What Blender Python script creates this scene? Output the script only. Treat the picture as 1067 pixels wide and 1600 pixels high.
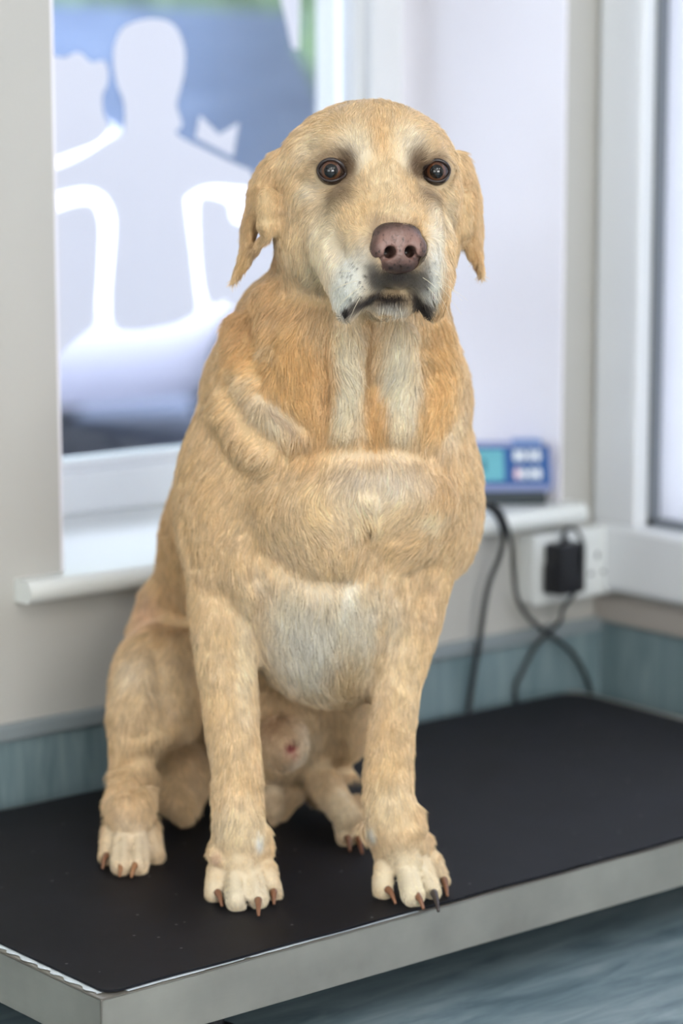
import bpy, bmesh, math, random
import numpy as np
from mathutils import Vector, Matrix
from mathutils.geometry import tessellate_polygon

for o in list(bpy.data.objects):
    bpy.data.objects.remove(o)
SC = bpy.context.scene
COL = SC.collection
rng = np.random.default_rng(7)

# ------------------------------------------------------------------ camera
F_PX = 3871.07
CAM = np.array([-2.2192, -2.1583, 0.70])
YAW, PITCH, ROLL = 0.6934, 0.1595, -0.0016

def cam_basis(yaw, pitch, roll):
    cy, sy, cp, sp = math.cos(yaw), math.sin(yaw), math.cos(pitch), math.sin(pitch)
    f = np.array([sy * cp, cy * cp, -sp])
    r = np.array([cy, -sy, 0.0])
    u = np.cross(r, f)
    cr, sr = math.cos(roll), math.sin(roll)
    return cr * r + sr * u, -sr * r + cr * u, f
R_, U_, F_ = cam_basis(YAW, PITCH, ROLL)
HF = F_[:2] / np.linalg.norm(F_[:2])

cam_data = bpy.data.cameras.new('camera')
cam = bpy.data.objects.new('camera', cam_data)
COL.objects.link(cam)
M = Matrix(((R_[0], U_[0], -F_[0], CAM[0]), (R_[1], U_[1], -F_[1], CAM[1]), (R_[2], U_[2], -F_[2], CAM[2]), (0, 0, 0, 1)))
cam.matrix_world = M
cam_data.sensor_fit = 'VERTICAL'
cam_data.sensor_height = 36.0
cam_data.sensor_width = 24.0
cam_data.lens = 36.0 * F_PX / 1600.0
cam_data.clip_start = 0.05
cam_data.clip_end = 200
cam_data.dof.use_dof = True
cam_data.dof.focus_distance = 2.07
cam_data.dof.aperture_fstop = 3.3
SC.camera = cam

# ------------------------------------------------------------------ world, lights, exposure
SC.view_settings.view_transform = 'Standard'
SC.view_settings.look = 'None'
SC.view_settings.gamma = 1.0
SC.view_settings.use_curve_mapping = False
SC.view_settings.exposure = 0.0
world = bpy.data.worlds.new('overcast_sky')
SC.world = world
world.use_nodes = True
bg = world.node_tree.nodes['Background']
bg.inputs[0].default_value = (0.80, 0.87, 1.0, 1)
bg.inputs[1].default_value = 7.0
LAMP_STRENGTH = 38.0
FILL_STRENGTH = (3.2, 11.0)  # glow of the added fill panels, left wall and front wall
ROOM_X0, ROOM_Y0, FLOOR_Z, CEIL_Z = -4.1, -4.3, -0.105, 2.35
try:
    SC.cycles.use_denoising = True
    SC.cycles.max_bounces = 7
    SC.cycles.diffuse_bounces = 4
    SC.cycles.transmission_bounces = 6
    SC.cycles.transparent_max_bounces = 12
    SC.cycles.caustics_reflective = False
    SC.cycles.caustics_refractive = False
    SC.cycles.sample_clamp_indirect = 6
    SC.cycles_curves.shape = 'RIBBONS'
except Exception:
    pass

# ------------------------------------------------------------------ helpers
def s2l(c):
    c = np.asarray(c, float) / 255.0
    return np.where(c <= 0.04045, c / 12.92, ((c + 0.055) / 1.055) ** 2.4)

def ray(px, py):
    d = F_ + R_ * (px - 533.5) / F_PX - U_ * (py - 800) / F_PX
    return d
def Wg(px, py, g):                     # point seen at a pixel, g metres ahead on the ground
    d = ray(px, py)
    return CAM + d * (g / (d[:2] @ HF))
def Wz(px, py, z):                     # point seen at a pixel, at height z
    d = ray(px, py)
    return CAM + d * ((z - CAM[2]) / d[2])
def Wy(px, py, y):
    d = ray(px, py)
    return CAM + d * ((y - CAM[1]) / d[1])
def Wx(px, py, x):
    d = ray(px, py)
    return CAM + d * ((x - CAM[0]) / d[0])
def ppm(P):                            # pixels per metre at a point
    return F_PX / ((np.asarray(P) - CAM) @ F_)

MATS = {}
def new_mat(name):
    m = bpy.data.materials.new(name)
    m.use_nodes = True
    MATS[name] = m
    return m, m.node_tree.nodes, m.node_tree.links, m.node_tree.nodes['Principled BSDF']
def simple(name, rgb, rough=0.5, metal=0.0, spec=0.5, noise=0.0, scale=20.0, bump=0.0):
    m, n, l, p = new_mat(name)
    c = s2l(rgb)
    p.inputs['Base Color'].default_value = (*c, 1)
    p.inputs['Roughness'].default_value = rough
    p.inputs['Metallic'].default_value = metal
    p.inputs['Specular IOR Level'].default_value = spec
    if noise or bump:
        tc = n.new('ShaderNodeTexCoord')
        t = n.new('ShaderNodeTexNoise')
        t.inputs['Scale'].default_value = scale
        t.inputs['Detail'].default_value = 5
        l.new(tc.outputs['Object'], t.inputs['Vector'])
        if noise:
            mx = n.new('ShaderNodeMix'); mx.data_type = 'RGBA'
            mx.inputs['A'].default_value = (*(c * (1 - noise)), 1)
            mx.inputs['B'].default_value = (*np.clip(c * (1 + noise), 0, 1), 1)
            l.new(t.outputs['Fac'], mx.inputs['Factor'])
            l.new(mx.outputs['Result'], p.inputs['Base Color'])
        if bump:
            b = n.new('ShaderNodeBump'); b.inputs['Strength'].default_value = bump
            b.inputs['Distance'].default_value = 0.002
            l.new(t.outputs['Fac'], b.inputs['Height'])
            l.new(b.outputs['Normal'], p.inputs['Normal'])
    return m

def mesh_obj(name, bm, mat, parent=None, smooth=False, loc=None):
    me = bpy.data.meshes.new(name)
    bm.to_mesh(me); bm.free()
    o = bpy.data.objects.new(name, me)
    COL.objects.link(o)
    if mat is not None:
        me.materials.append(mat)
    if smooth:
        me.polygons.foreach_set('use_smooth', [True] * len(me.polygons))
    if parent is not None:
        o.parent = parent
    if loc is not None:
        o.location = loc
    return o
def empty(name, loc=(0, 0, 0), rz=0.0):
    o = bpy.data.objects.new(name, None)
    COL.objects.link(o)
    o.location = loc
    o.rotation_euler = (0, 0, rz)
    o.empty_display_size = 0.05
    return o
def tag(o, label=None, cat=None, group=None, kind=None):
    if label: o['label'] = label
    if cat: o['category'] = cat
    if group: o['group'] = group
    if kind: o['kind'] = kind
    return o
def box(bm, lo, hi, bevel=0.0, seg=2, mat=None):
    lo, hi = np.minimum(lo, hi), np.maximum(lo, hi)
    r = bmesh.ops.create_cube(bm, size=1.0)
    vs = r['verts']
    for v in vs:
        v.co = Vector([lo[i] + (v.co[i] + 0.5) * (hi[i] - lo[i]) for i in range(3)])
    if bevel > 0:
        es = list({e for v in vs for e in v.link_edges})
        bmesh.ops.bevel(bm, geom=es, offset=bevel, segments=seg, affect='EDGES', profile=0.5)
    return bm
def boxobj(name, lo, hi, mat, parent=None, bevel=0.0, seg=2):
    bm = bmesh.new(); box(bm, lo, hi, bevel, seg)
    return mesh_obj(name, bm, mat, parent, smooth=False)
def prism(bm, pts2, y0, y1, axis='y'):
    """extrude a polygon (a,b) along an axis"""
    def mk(p, t):
        if axis == 'y': return (p[0], t, p[1])
        if axis == 'z': return (p[0], p[1], t)
        return (t, p[0], p[1])
    a = [bm.verts.new(mk(p, y0)) for p in pts2]
    b = [bm.verts.new(mk(p, y1)) for p in pts2]
    n = len(pts2)
    bm.faces.new(a); bm.faces.new(b[::-1])
    for i in range(n):
        bm.faces.new((a[i], b[i], b[(i + 1) % n], a[(i + 1) % n]))
    bmesh.ops.recalc_face_normals(bm, faces=bm.faces)
def catmull(pts, n=10):
    P = [np.array(p, float) for p in pts]
    P = [2 * P[0] - P[1]] + P + [2 * P[-1] - P[-2]]
    out = []
    for i in range(1, len(P) - 2):
        for k in range(n):
            t = k / n
            a, b, c, d = P[i - 1], P[i], P[i + 1], P[i + 2]
            out.append(0.5 * ((2 * b) + (-a + c) * t + (2 * a - 5 * b + 4 * c - d) * t * t + (-a + 3 * b - 3 * c + d) * t ** 3))
    out.append(P[-2])
    return out
def tube(bm, pts, rad, seg=10, close=True):
    pts = [np.array(p, float) for p in pts]
    rings = []
    up = np.array([0.13, 0.31, 0.94])
    for i, p in enumerate(pts):
        t = pts[min(i + 1, len(pts) - 1)] - pts[max(i - 1, 0)]
        t /= np.linalg.norm(t) + 1e-12
        a = np.cross(t, up)
        if np.linalg.norm(a) < 1e-3: a = np.cross(t, [1, 0, 0])
        a /= np.linalg.norm(a); b = np.cross(t, a); 
        r = rad[i] if hasattr(rad, '__len__') else rad
        rings.append([bm.verts.new(Vector(p + r * (math.cos(2 * math.pi * k / seg) * a + math.sin(2 * math.pi * k / seg) * b))) for k in range(seg)])
    for i in range(len(rings) - 1):
        for k in range(seg):
            bm.faces.new((rings[i][k], rings[i][(k + 1) % seg], rings[i + 1][(k + 1) % seg], rings[i + 1][k]))
    if close:
        bm.faces.new(rings[0][::-1]); bm.faces.new(rings[-1])
    bmesh.ops.recalc_face_normals(bm, faces=bm.faces)

#@ENV
# ------------------------------------------------------------------ materials of the place
def streak_mat(name, c1, c2, c3, vscale, rough, bump=0.1, coat=0.0, nscale=3.0, detail=8):
    """streaky vinyl: noise stretched along one axis"""
    m, n, l, p = new_mat(name)
    tc = n.new('ShaderNodeTexCoord'); mp = n.new('ShaderNodeMapping')
    mp.inputs['Scale'].default_value = vscale
    l.new(tc.outputs['Object'], mp.inputs['Vector'])
    t = n.new('ShaderNodeTexNoise'); t.inputs['Scale'].default_value = nscale; t.inputs['Detail'].default_value = detail
    t.inputs['Roughness'].default_value = 0.65; t.inputs['Distortion'].default_value = 0.6
    l.new(mp.outputs['Vector'], t.inputs['Vector'])
    cr = n.new('ShaderNodeValToRGB')
    cr.color_ramp.elements[0].position = 0.3; cr.color_ramp.elements[0].color = (*s2l(c1), 1)
    cr.color_ramp.elements[1].position = 0.72; cr.color_ramp.elements[1].color = (*s2l(c3), 1)
    e = cr.color_ramp.elements.new(0.5); e.color = (*s2l(c2), 1)
    l.new(t.outputs['Fac'], cr.inputs['Fac'])
    l.new(cr.outputs['Color'], p.inputs['Base Color'])
    p.inputs['Roughness'].default_value = rough
    b = n.new('ShaderNodeBump'); b.inputs['Strength'].default_value = bump; b.inputs['Distance'].default_value = 0.001
    l.new(t.outputs['Fac'], b.inputs['Height']); l.new(b.outputs['Normal'], p.inputs['Normal'])
    return m
m_wall = simple('wall_paint', (188, 187, 182), 0.6, spec=0.3, noise=0.02, scale=9, bump=0.05)
m_reveal = m_wall
m_ceiling = simple('ceiling_paint', (232, 232, 228), 0.9)
m_floor = streak_mat('floor_vinyl', (84, 104, 114), (120, 140, 148), (152, 168, 174), (3, 16, 1), 0.35, 0.1, nscale=2.2)
m_dado = streak_mat('skirting_vinyl', (98, 120, 126), (118, 138, 144), (136, 156, 160), (22, 22, 2.2), 0.4)
m_cap = simple('skirting_cap_plastic', (138, 148, 152), 0.35)
m_cap2 = simple('cap_strip_beige', (172, 166, 160), 0.5)
m_upvc = simple('white_window_plastic', (232, 236, 240), 0.25)
m_sill = simple('sill_gloss_paint', (228, 232, 230), 0.3)
m_gasket = simple('grey_gasket', (120, 126, 134), 0.6)
m_panel = simple('door_panel_plastic', (215, 220, 232), 0.3)
m_black = simple('black_plastic', (22, 24, 30), 0.35)
m_cable = simple('cable_rubber', (34, 38, 42), 0.45)
m_socket = simple('socket_plastic', (226, 230, 230), 0.3)

# glass
m_glass, n, l, p = new_mat('window_glass')
n.remove(p)
gl = n.new('ShaderNodeBsdfGlossy'); gl.inputs['Roughness'].default_value = 0.02
tr = n.new('ShaderNodeBsdfTransparent'); tr.inputs['Color'].default_value = (0.93, 0.95, 0.96, 1)
fr = n.new('ShaderNodeFresnel'); fr.inputs['IOR'].default_value = 1.45
mx = n.new('ShaderNodeMixShader')
l.new(fr.outputs[0], mx.inputs[0]); l.new(tr.outputs[0], mx.inputs[1]); l.new(gl.outputs[0], mx.inputs[2])
l.new(mx.outputs[0], n['Material Output'].inputs['Surface'])
def film_mat(name, a, b, f):
    m, n, l, p = new_mat(name)
    n.remove(p)
    df = n.new('ShaderNodeBsdfDiffuse'); df.inputs['Color'].default_value = (*a, 1)
    tl = n.new('ShaderNodeBsdfTranslucent'); tl.inputs['Color'].default_value = (*b, 1)
    mx = n.new('ShaderNodeMixShader'); mx.inputs[0].default_value = f
    l.new(df.outputs[0], mx.inputs[1]); l.new(tl.outputs[0], mx.inputs[2])
    l.new(mx.outputs[0], n['Material Output'].inputs['Surface'])
    return m
m_film = film_mat('frosted_film', (0.72, 0.70, 0.75), (0.76, 0.74, 0.75), 0.55)
m_pfilm = film_mat('frosted_door_glass', (0.80, 0.81, 0.85), (0.82, 0.82, 0.84), 0.56)
m_revlit = simple('window_reveal_daylight', (243, 241, 248), 0.45)  # whiter than the wall, daylight painted in

# ------------------------------------------------------------------ room shell
OX0, OX1 = -0.8085, -0.070           # window opening
OZ0, OZ1 = 0.199, 1.55
REC = 0.345
DADO = 0.0725
def struct(o): return tag(o, kind='structure')
bm = bmesh.new()
T = 0.48
box(bm, (ROOM_X0, 0, FLOOR_Z), (OX0, T, CEIL_Z))
box(bm, (OX1, 0, FLOOR_Z), (0.0, T, CEIL_Z))
box(bm, (OX0, 0, FLOOR_Z), (OX1, T, OZ0))
box(bm, (OX0, 0, OZ1), (OX1, T, CEIL_Z))
struct(mesh_obj('wall_back', bm, m_wall))
# right wall, with the opening of the second frame
RY1, RY0, RZ0, RZ1 = -0.012, -2.1, 0.108, 2.05
bm = bmesh.new()
box(bm, (0, ROOM_Y0, FLOOR_Z), (0.2, T, RZ0))
box(bm, (0, ROOM_Y0, RZ1), (0.2, T, CEIL_Z))
box(bm, (0, ROOM_Y0, RZ0), (0.2, RY0, RZ1))
box(bm, (0, RY1, RZ0), (0.2, T, RZ1))
struct(mesh_obj('wall_right', bm, m_wall))
m_glows = []
for q_ in FILL_STRENGTH:
    m_glow, n, l, p = new_mat('fill_light_glow')
    p.inputs['Base Color'].default_value = (0.8, 0.82, 0.86, 1)
    p.inputs['Emission Color'].default_value = (1.0, 0.985, 0.96, 1)
    p.inputs['Emission Strength'].default_value = q_
    m_glows.append(m_glow)
struct(boxobj('wall_left', (ROOM_X0 - 0.1, ROOM_Y0, FLOOR_Z), (ROOM_X0, T, CEIL_Z), m_wall))
struct(boxobj('wall_front', (ROOM_X0 - 0.1, ROOM_Y0 - 0.1, FLOOR_Z), (0.2, ROOM_Y0, CEIL_Z), m_wall))
for wi, (ax_, a0, a1) in enumerate((('y', -3.3, -1.2), ('x', -3.4, -1.3))):  # glowing panes in window frames, added out of view as fill light
    w_ = struct(empty('window_%d' % (wi + 2), (0, 0, 0)))
    z0_, z1_ = 0.35, 1.75
    bm = bmesh.new(); b2 = bmesh.new()
    for (p0, p1, q0, q1) in ((a0, a1, z0_, z0_ + .06), (a0, a1, z1_ - .06, z1_), (a0, a0 + .06, z0_, z1_), (a1 - .06, a1, z0_, z1_), ((a0 + a1) / 2 - .04, (a0 + a1) / 2 + .04, z0_, z1_)):
        if ax_ == 'x': box(bm, (p0, ROOM_Y0, q0), (p1, ROOM_Y0 + .05, q1), .004)
        else: box(bm, (ROOM_X0, p0, q0), (ROOM_X0 + .05, p1, q1), .004)
    if ax_ == 'x': box(b2, (a0 + .03, ROOM_Y0, z0_ + .03), (a1 - .03, ROOM_Y0 + .015, z1_ - .03))
    else: box(b2, (ROOM_X0, a0 + .03, z0_ + .03), (ROOM_X0 + .015, a1 - .03, z1_ - .03))
    mesh_obj('window_frame', bm, m_upvc, w_); mesh_obj('fill_light_pane', b2, m_glows[wi], w_)
struct(boxobj('floor', (ROOM_X0 - 0.1, ROOM_Y0 - 0.1, FLOOR_Z - 0.05), (0.2, T, FLOOR_Z), m_floor))
struct(boxobj('ceiling', (ROOM_X0 - 0.1, ROOM_Y0 - 0.1, CEIL_Z), (0.2, T, CEIL_Z + 0.05), m_ceiling))
# vinyl upstand and its cap
struct(boxobj('baseboard_back', (ROOM_X0, -0.006, FLOOR_Z), (-0.006, 0, 0.058), m_dado))
struct(boxobj('baseboard_right', (-0.006, ROOM_Y0, FLOOR_Z), (0, 0, 0.068), m_dado))
bm = bmesh.new(); box(bm, (ROOM_X0, -0.012, 0.0555), (-0.006, 0, 0.0735), 0.003)
struct(mesh_obj('trim_1', bm, m_cap))
bm = bmesh.new(); box(bm, (-0.012, ROOM_Y0, 0.068), (0, 0, 0.100), 0.003)
struct(mesh_obj('trim_2', bm, m_cap2))
# right side framed door panel
d = empty('door_1', (0, 0, 0)); struct(d)
bm = bmesh.new()
fy = -0.078
box(bm, (-0.022, fy, 0.195), (0.05, RY1 + 0.008, RZ1), 0.006)
box(bm, (-0.022, RY0, 0.195), (0.05, RY0 + 0.07, RZ1), 0.006)
box(bm, (-0.022, RY0, RZ1 - 0.07), (0.05, RY1 + 0.008, RZ1), 0.006)
box(bm, (-0.026, RY0, 0.111), (0.05, RY1 + 0.008, 0.197), 0.008)
mesh_obj('door_frame', bm, m_upvc, d)
bm = bmesh.new()
box(bm, (0.0, fy - 0.010, 0.197), (0.04, fy + 0.001, RZ1 - 0.07))
box(bm, (0.0, RY0 + 0.07, 0.195), (0.04, fy, 0.207))
mesh_obj('gasket', bm, m_gasket, d)
boxobj('door_panel', (0.012, RY0 + 0.07, 0.2), (0.05, fy - 0.006, RZ1 - 0.07), m_pfilm, d)

# window sill board
bm = bmesh.new()
prof = []
y0, zt, zb = -0.032, 0.2245, 0.2005
for k in range(9):
    a = math.pi / 2 + math.pi * k / 8
    prof.append((y0 + 0.010 + math.cos(a) * 0.010, (zt + zb) / 2 + math.sin(a) * (zt - zb) / 2))
prof = [(REC - 0.002, zt)] + prof + [(REC - 0.002, zb)]
prism(bm, prof, OX0 + 0.001, OX1 - 0.001, 'x')
nose = [q for q in prof if q[0] < 0.0]
nose = [(-0.0005, zt)] + nose[:] + [(-0.0005, zb)]
prism(bm, nose, -0.8665, OX0 + 0.001, 'x')
prism(bm, nose, OX1 - 0.001, -0.056, 'x')
sill = mesh_obj('trim_3', bm, m_sill, smooth=False); struct(sill)

# lining added to the window recess, daylight put into its pale lilac
bm = bmesh.new()
box(bm, (OX1 - 0.004, 0.001, OZ0 + 0.026), (OX1, REC - 0.045, OZ1))
box(bm, (OX0, 0.001, OZ0 + 0.026), (OX0 + 0.004, REC - 0.045, OZ1))
struct(mesh_obj('trim_4', bm, m_revlit))
# window unit
wn = empty('window_1', (0, 0, 0)); struct(wn)
FW = 0.060
fz0, fz1 = zt, OZ1
bm = bmesh.new()
FY0, FY1 = REC - 0.045, REC + 0.03
FRX = Wy(622, 150, FY0)[0]           # inner right corner of frame
def frame_ring(bm, x0, x1, z0, z1, w, ya, yb, bev):
    box(bm, (x0, ya, z0), (x1, yb, z0 + w), bev)
    box(bm, (x0, ya, z1 - w), (x1, yb, z1), bev)
    box(bm, (x0, ya, z0 + w - 0.002), (x0 + w, yb, z1 - w + 0.002), bev)
    box(bm, (x1 - w, ya, z0 + w - 0.002), (x1, yb, z1 - w + 0.002), bev)
frame_ring(bm, OX0, OX1, fz0, fz1, 0.052, FY0, FY1, 0.004)
mesh_obj('window_frame', bm, m_upvc, wn)
bm = bmesh.new()
frame_ring(bm, OX0 + 0.046, OX1 - 0.046, fz0 + 0.046, fz1 - 0.046, 0.016, FY0 + 0.022, FY1 - 0.01, 0.005)
mesh_obj('glazing_bead', bm, m_upvc, wn)
GX0, GX1, GZ0, GZ1 = OX0 + 0.058, OX1 - 0.058, fz0 + 0.058, fz1 - 0.058
boxobj('glass_pane', (GX0 - .005, REC, GZ0 - .005), (GX1 + .005, REC + 0.004, GZ1 + .005), m_glass, wn)

# frosted film shapes on the inside of the glass: traced silhouettes of people with clear gaps
def film(name, pts, y=REC - 0.001, hole=None, smooth=True):
    P = [Wy(a, b, y) for a, b in pts]
    if smooth:
        Q = catmull([P[-1]] + P + [P[0], P[1]], 5)[5:-6]
    else:
        Q = P
    bm = bmesh.new()
    pr = [(q[0], q[2]) for q in Q]
    vs = [bm.verts.new((a, y - 0.0003, b)) for a, b in pr]
    for t3_ in tessellate_polygon([[Vector((a, 0, b)) for a, b in pr]]):
        bm.faces.new([vs[i] for i in t3_])
    bmesh.ops.recalc_face_normals(bm, faces=bm.faces)
    return mesh_obj(name, bm, m_film, wn)
# central figure, arms out, clear of the glass below the arms
film('window_film', [(236, 29), (270, 38), (287, 70), (288, 110), (280, 145), (276, 165), (284, 195), (277, 210),
    (330, 238), (372, 258), (392, 268), (392, 292), (345, 289), (318, 291), (294, 303), (288, 312),
    (291, 345), (297, 390), (302, 440), (306, 478), (298, 492), (270, 505), (225, 514),
    (195, 515), (180, 508), (174, 485), (174, 450), (178, 400), (181, 345), (172, 315), (155, 298),
    (130, 292), (86, 300), (60, 300), (60, 272), (88, 264), (130, 245), (165, 222), (188, 210), (194, 200), (193, 160),
    (182, 130), (177, 95), (180, 65), (196, 40)])
film('window_film', [(60, 96), (84, 88), (100, 90), (118, 82), (130, 86), (142, 97), (160, 95), (168, 106), (168, 130),
    (160, 150), (162, 178), (170, 200), (150, 222), (120, 234), (86, 246), (60, 250)])
film('window_film', [(60, 332), (86, 331), (120, 321), (142, 321), (151, 335), (155, 365), (152, 430), (149, 480),
    (147, 505), (130, 522), (112, 534), (95, 552), (60, 560)])
film('window_film', [(312, 180), (342, 210), (373, 191), (364, 245), (305, 215)], smooth=False)
film('window_film', [(425, -60), (470, -60), (467, 78), (456, 76)], smooth=False)
film('window_film', [(314, 312), (345, 314), (356, 322), (362, 345), (380, 352), (420, 356), (470, 380), (470, 520),
    (400, 500), (352, 470), (330, 475), (318, 440), (312, 370)])

# ------------------------------------------------------------------ outside
m_fence = streak_mat('slate_cladding', (86, 100, 128), (104, 119, 148), (126, 140, 168), (1, 1, 10), 0.7, nscale=1.5)
m_leaf = streak_mat('hedge_leaves', (52, 74, 48), (92, 118, 78), (150, 168, 130), (6, 6, 6), 0.8, nscale=1.2)
m_van = simple('white_car_paint', (205, 200, 208), 0.3)
m_tyre = simple('tyre_rubber', (34, 36, 46), 0.8)
m_road = streak_mat('tarmac', (66, 74, 96), (84, 92, 114), (102, 110, 130), (1, 1, 1), 0.9, nscale=5)
gz = -0.5
struct(boxobj('ground', (-10, T, gz - 0.1), (30, 32, gz), m_road))
struct(boxobj('ground', (0.2, -12, gz - 0.1), (30, T, gz), m_road))
b = boxobj('garden_building', (1.2, 8.6, gz), (Wy(505, 200, 8.6)[0], 9.2, 1.25), m_fence)
tag(b, 'long slate grey building seen through the window glass', 'building')
def lump_hedge(name, c, size, seed):
    r = random.Random(seed)
    bm = bmesh.new()
    for k in range(420 if size[0] > 3 else 60):
        v = Vector([c[i] + (r.random() - 0.5) * size[i] for i in range(3)])
        bmesh.ops.create_icosphere(bm, subdivisions=2, radius=0.35 + 0.35 * r.random(), matrix=Matrix.Translation(v))
    for v in bm.verts:
        v.co += Vector((r.uniform(-.06, .06), r.uniform(-.06, .06), r.uniform(-.06, .06)))
    return mesh_obj(name, bm, m_leaf, smooth=False)
tag(lump_hedge('hedge', (8.0, 11.5, 1.4), (10, 1.5, 4.4), 3), 'tall green hedge rising above the slate grey building outside', 'hedge')
tag(lump_hedge('bush', (Wy(500, 200, 7.4)[0] + 0.95, 7.4, 0.9), (0.7, 0.5, 3.6), 5), 'green and brown bush at the right end of the building outside', 'bush')
# white car
vn = empty('car', (1.75, 5.3, gz), 0.0)
tag(vn, 'white car parked right outside the window', 'car')
bm = bmesh.new()
side = [(-2.1, 0.26), (-2.15, 0.6), (-2.05, 0.95), (-1.8, 1.05), (-1.3, 1.40), (-0.4, 1.46), (0.2, 1.38), (0.95, 1.0), (1.8, 0.88), (2.1, 0.72), (2.15, 0.5), (2.1, 0.26)]
prism(bm, side, -0.8, 0.8, 'y')
bmesh.ops.bevel(bm, geom=[e for e in bm.edges], offset=0.05, segments=3, affect='EDGES')
mesh_obj('body', bm, m_van, vn, smooth=True)
for wx in (-1.3, 1.3):
    for wy in (-0.78, 0.78):
        bm = bmesh.new()
        bmesh.ops.create_cone(bm, cap_ends=True, segments=32, radius1=0.31, radius2=0.31, depth=0.2,
            matrix=Matrix.Translation((wx, wy, 0.31)) @ Matrix.Rotation(math.pi / 2, 4, 'X'))
        mesh_obj('wheel', bm, m_tyre, vn)

# ------------------------------------------------------------------ ceiling lights
m_lamp, n, l, p = new_mat('led_panel')
p.inputs['Base Color'].default_value = (0.9, 0.9, 0.9, 1)
p.inputs['Emission Color'].default_value = (1.0, 0.955, 0.91, 1)
p.inputs['Emission Strength'].default_value = LAMP_STRENGTH
m_lframe = simple('light_frame_metal', (225, 225, 225), 0.4)
LAMP_WHERE = ['small square ceiling light nearest the corner by the framed door', 'small square ceiling light in the middle of the room', 'small square ceiling light near the front wall, towards the door side',
    'small square ceiling light behind the camera in front of the front wall fill light panel',
    'small square ceiling light in the far left front corner', 'small square ceiling light beside the left wall fill light panel']
li = 0
for (lx, ly) in ((-0.9, -3.0), (-2.0, -2.4), (-1.4, -3.6), (-2.7, -3.3), (-3.5, -3.9), (-3.6, -2.5)):
    lo = empty('ceiling_light', (lx, ly, CEIL_Z - 0.02))
    tag(lo, LAMP_WHERE[li], 'ceiling light', 'ceiling light panels')
    bm = bmesh.new(); w = 0.15
    box(bm, (-w, -w, 0), (-w + 0.015, w, 0.019)); box(bm, (w - 0.015, -w, 0), (w, w, 0.019))
    box(bm, (-w, -w, 0), (w, -w + 0.015, 0.019)); box(bm, (-w, w - 0.015, 0), (w, w, 0.019))
    mesh_obj('frame', bm, m_lframe, lo)
    boxobj('diffuser', (-w + 0.012, -w + 0.012, 0.004), (w - 0.012, w - 0.012, 0.012), m_lamp, lo)
    li += 1

# ------------------------------------------------------------------ weighing platform
PXL, PYF, PXR, PYB = -1.1511, -0.5695, -0.090, -0.046
m_steel, n, l, p = new_mat('brushed_steel')
tc = n.new('ShaderNodeTexCoord'); mp = n.new('ShaderNodeMapping'); mp.inputs['Scale'].default_value = (2, 2, 120)
t1 = n.new('ShaderNodeTexNoise'); t1.inputs['Scale'].default_value = 3; t1.inputs['Detail'].default_value = 4
t2 = n.new('ShaderNodeTexNoise'); t2.inputs['Scale'].default_value = 9; t2.inputs['Detail'].default_value = 6
l.new(tc.outputs['Object'], mp.inputs['Vector']); l.new(mp.outputs['Vector'], t1.inputs['Vector']); l.new(tc.outputs['Object'], t2.inputs['Vector'])
cr = n.new('ShaderNodeValToRGB')
cr.color_ramp.elements[0].position = 0.3; cr.color_ramp.elements[0].color = (*s2l((160, 156, 148)), 1)
cr.color_ramp.elements[1].position = 0.7; cr.color_ramp.elements[1].color = (*s2l((196, 192, 182)), 1)
l.new(t2.outputs['Fac'], cr.inputs['Fac']); l.new(cr.outputs['Color'], p.inputs['Base Color'])
p.inputs['Metallic'].default_value = 0.72
mr = n.new('ShaderNodeMapRange'); mr.inputs['To Min'].default_value = 0.32; mr.inputs['To Max'].default_value = 0.5
l.new(t1.outputs['Fac'], mr.inputs['Value']); l.new(mr.outputs['Result'], p.inputs['Roughness'])
bp = n.new('ShaderNodeBump'); bp.inputs['Strength'].default_value = 0.08; bp.inputs['Distance'].default_value = 0.0005
l.new(t1.outputs['Fac'], bp.inputs['Height']); l.new(bp.outputs['Normal'], p.inputs['Normal'])
m_mat, n, l, p = new_mat('black_rubber')
tc = n.new('ShaderNodeTexCoord')
t1 = n.new('ShaderNodeTexNoise'); t1.inputs['Scale'].default_value = 14; t1.inputs['Detail'].default_value = 8; t1.inputs['Roughness'].default_value = 0.7
l.new(tc.outputs['Object'], t1.inputs['Vector'])
cr = n.new('ShaderNodeValToRGB')
cr.color_ramp.elements[0].position = 0.35; cr.color_ramp.elements[0].color = (*s2l((12, 13, 18)), 1)
cr.color_ramp.elements[1].position = 0.8; cr.color_ramp.elements[1].color = (*s2l((24, 25, 33)), 1)
l.new(t1.outputs['Fac'], cr.inputs['Fac'])
vo = n.new('ShaderNodeTexVoronoi'); vo.inputs['Scale'].default_value = 42; l.new(tc.outputs['Object'], vo.inputs['Vector'])
lt = n.new('ShaderNodeMath'); lt.operation = 'LESS_THAN'; lt.inputs[1].default_value = 0.06
l.new(vo.outputs['Distance'], lt.inputs[0])
mx = n.new('ShaderNodeMix'); mx.data_type = 'RGBA'; mx.inputs['B'].default_value = (*s2l((92, 90, 92)), 1)
l.new(lt.outputs[0], mx.inputs['Factor']); l.new(cr.outputs['Color'], mx.inputs['A']); l.new(mx.outputs['Result'], p.inputs['Base Color'])
p.inputs['Roughness'].default_value = 0.6; p.inputs['Specular IOR Level'].default_value = 0.22
t3 = n.new('ShaderNodeTexNoise'); t3.inputs['Scale'].default_value = 900
l.new(tc.outputs['Object'], t3.inputs['Vector'])
bp = n.new('ShaderNodeBump'); bp.inputs['Strength'].default_value = 0.25; bp.inputs['Distance'].default_value = 0.0006
l.new(t3.outputs['Fac'], bp.inputs['Height']); l.new(bp.outputs['Normal'], p.inputs['Normal'])
m_tape = simple('white_tape', (226, 236, 244), 0.5)
m_dark = simple('dark_steel', (28, 30, 34), 0.6)

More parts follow.
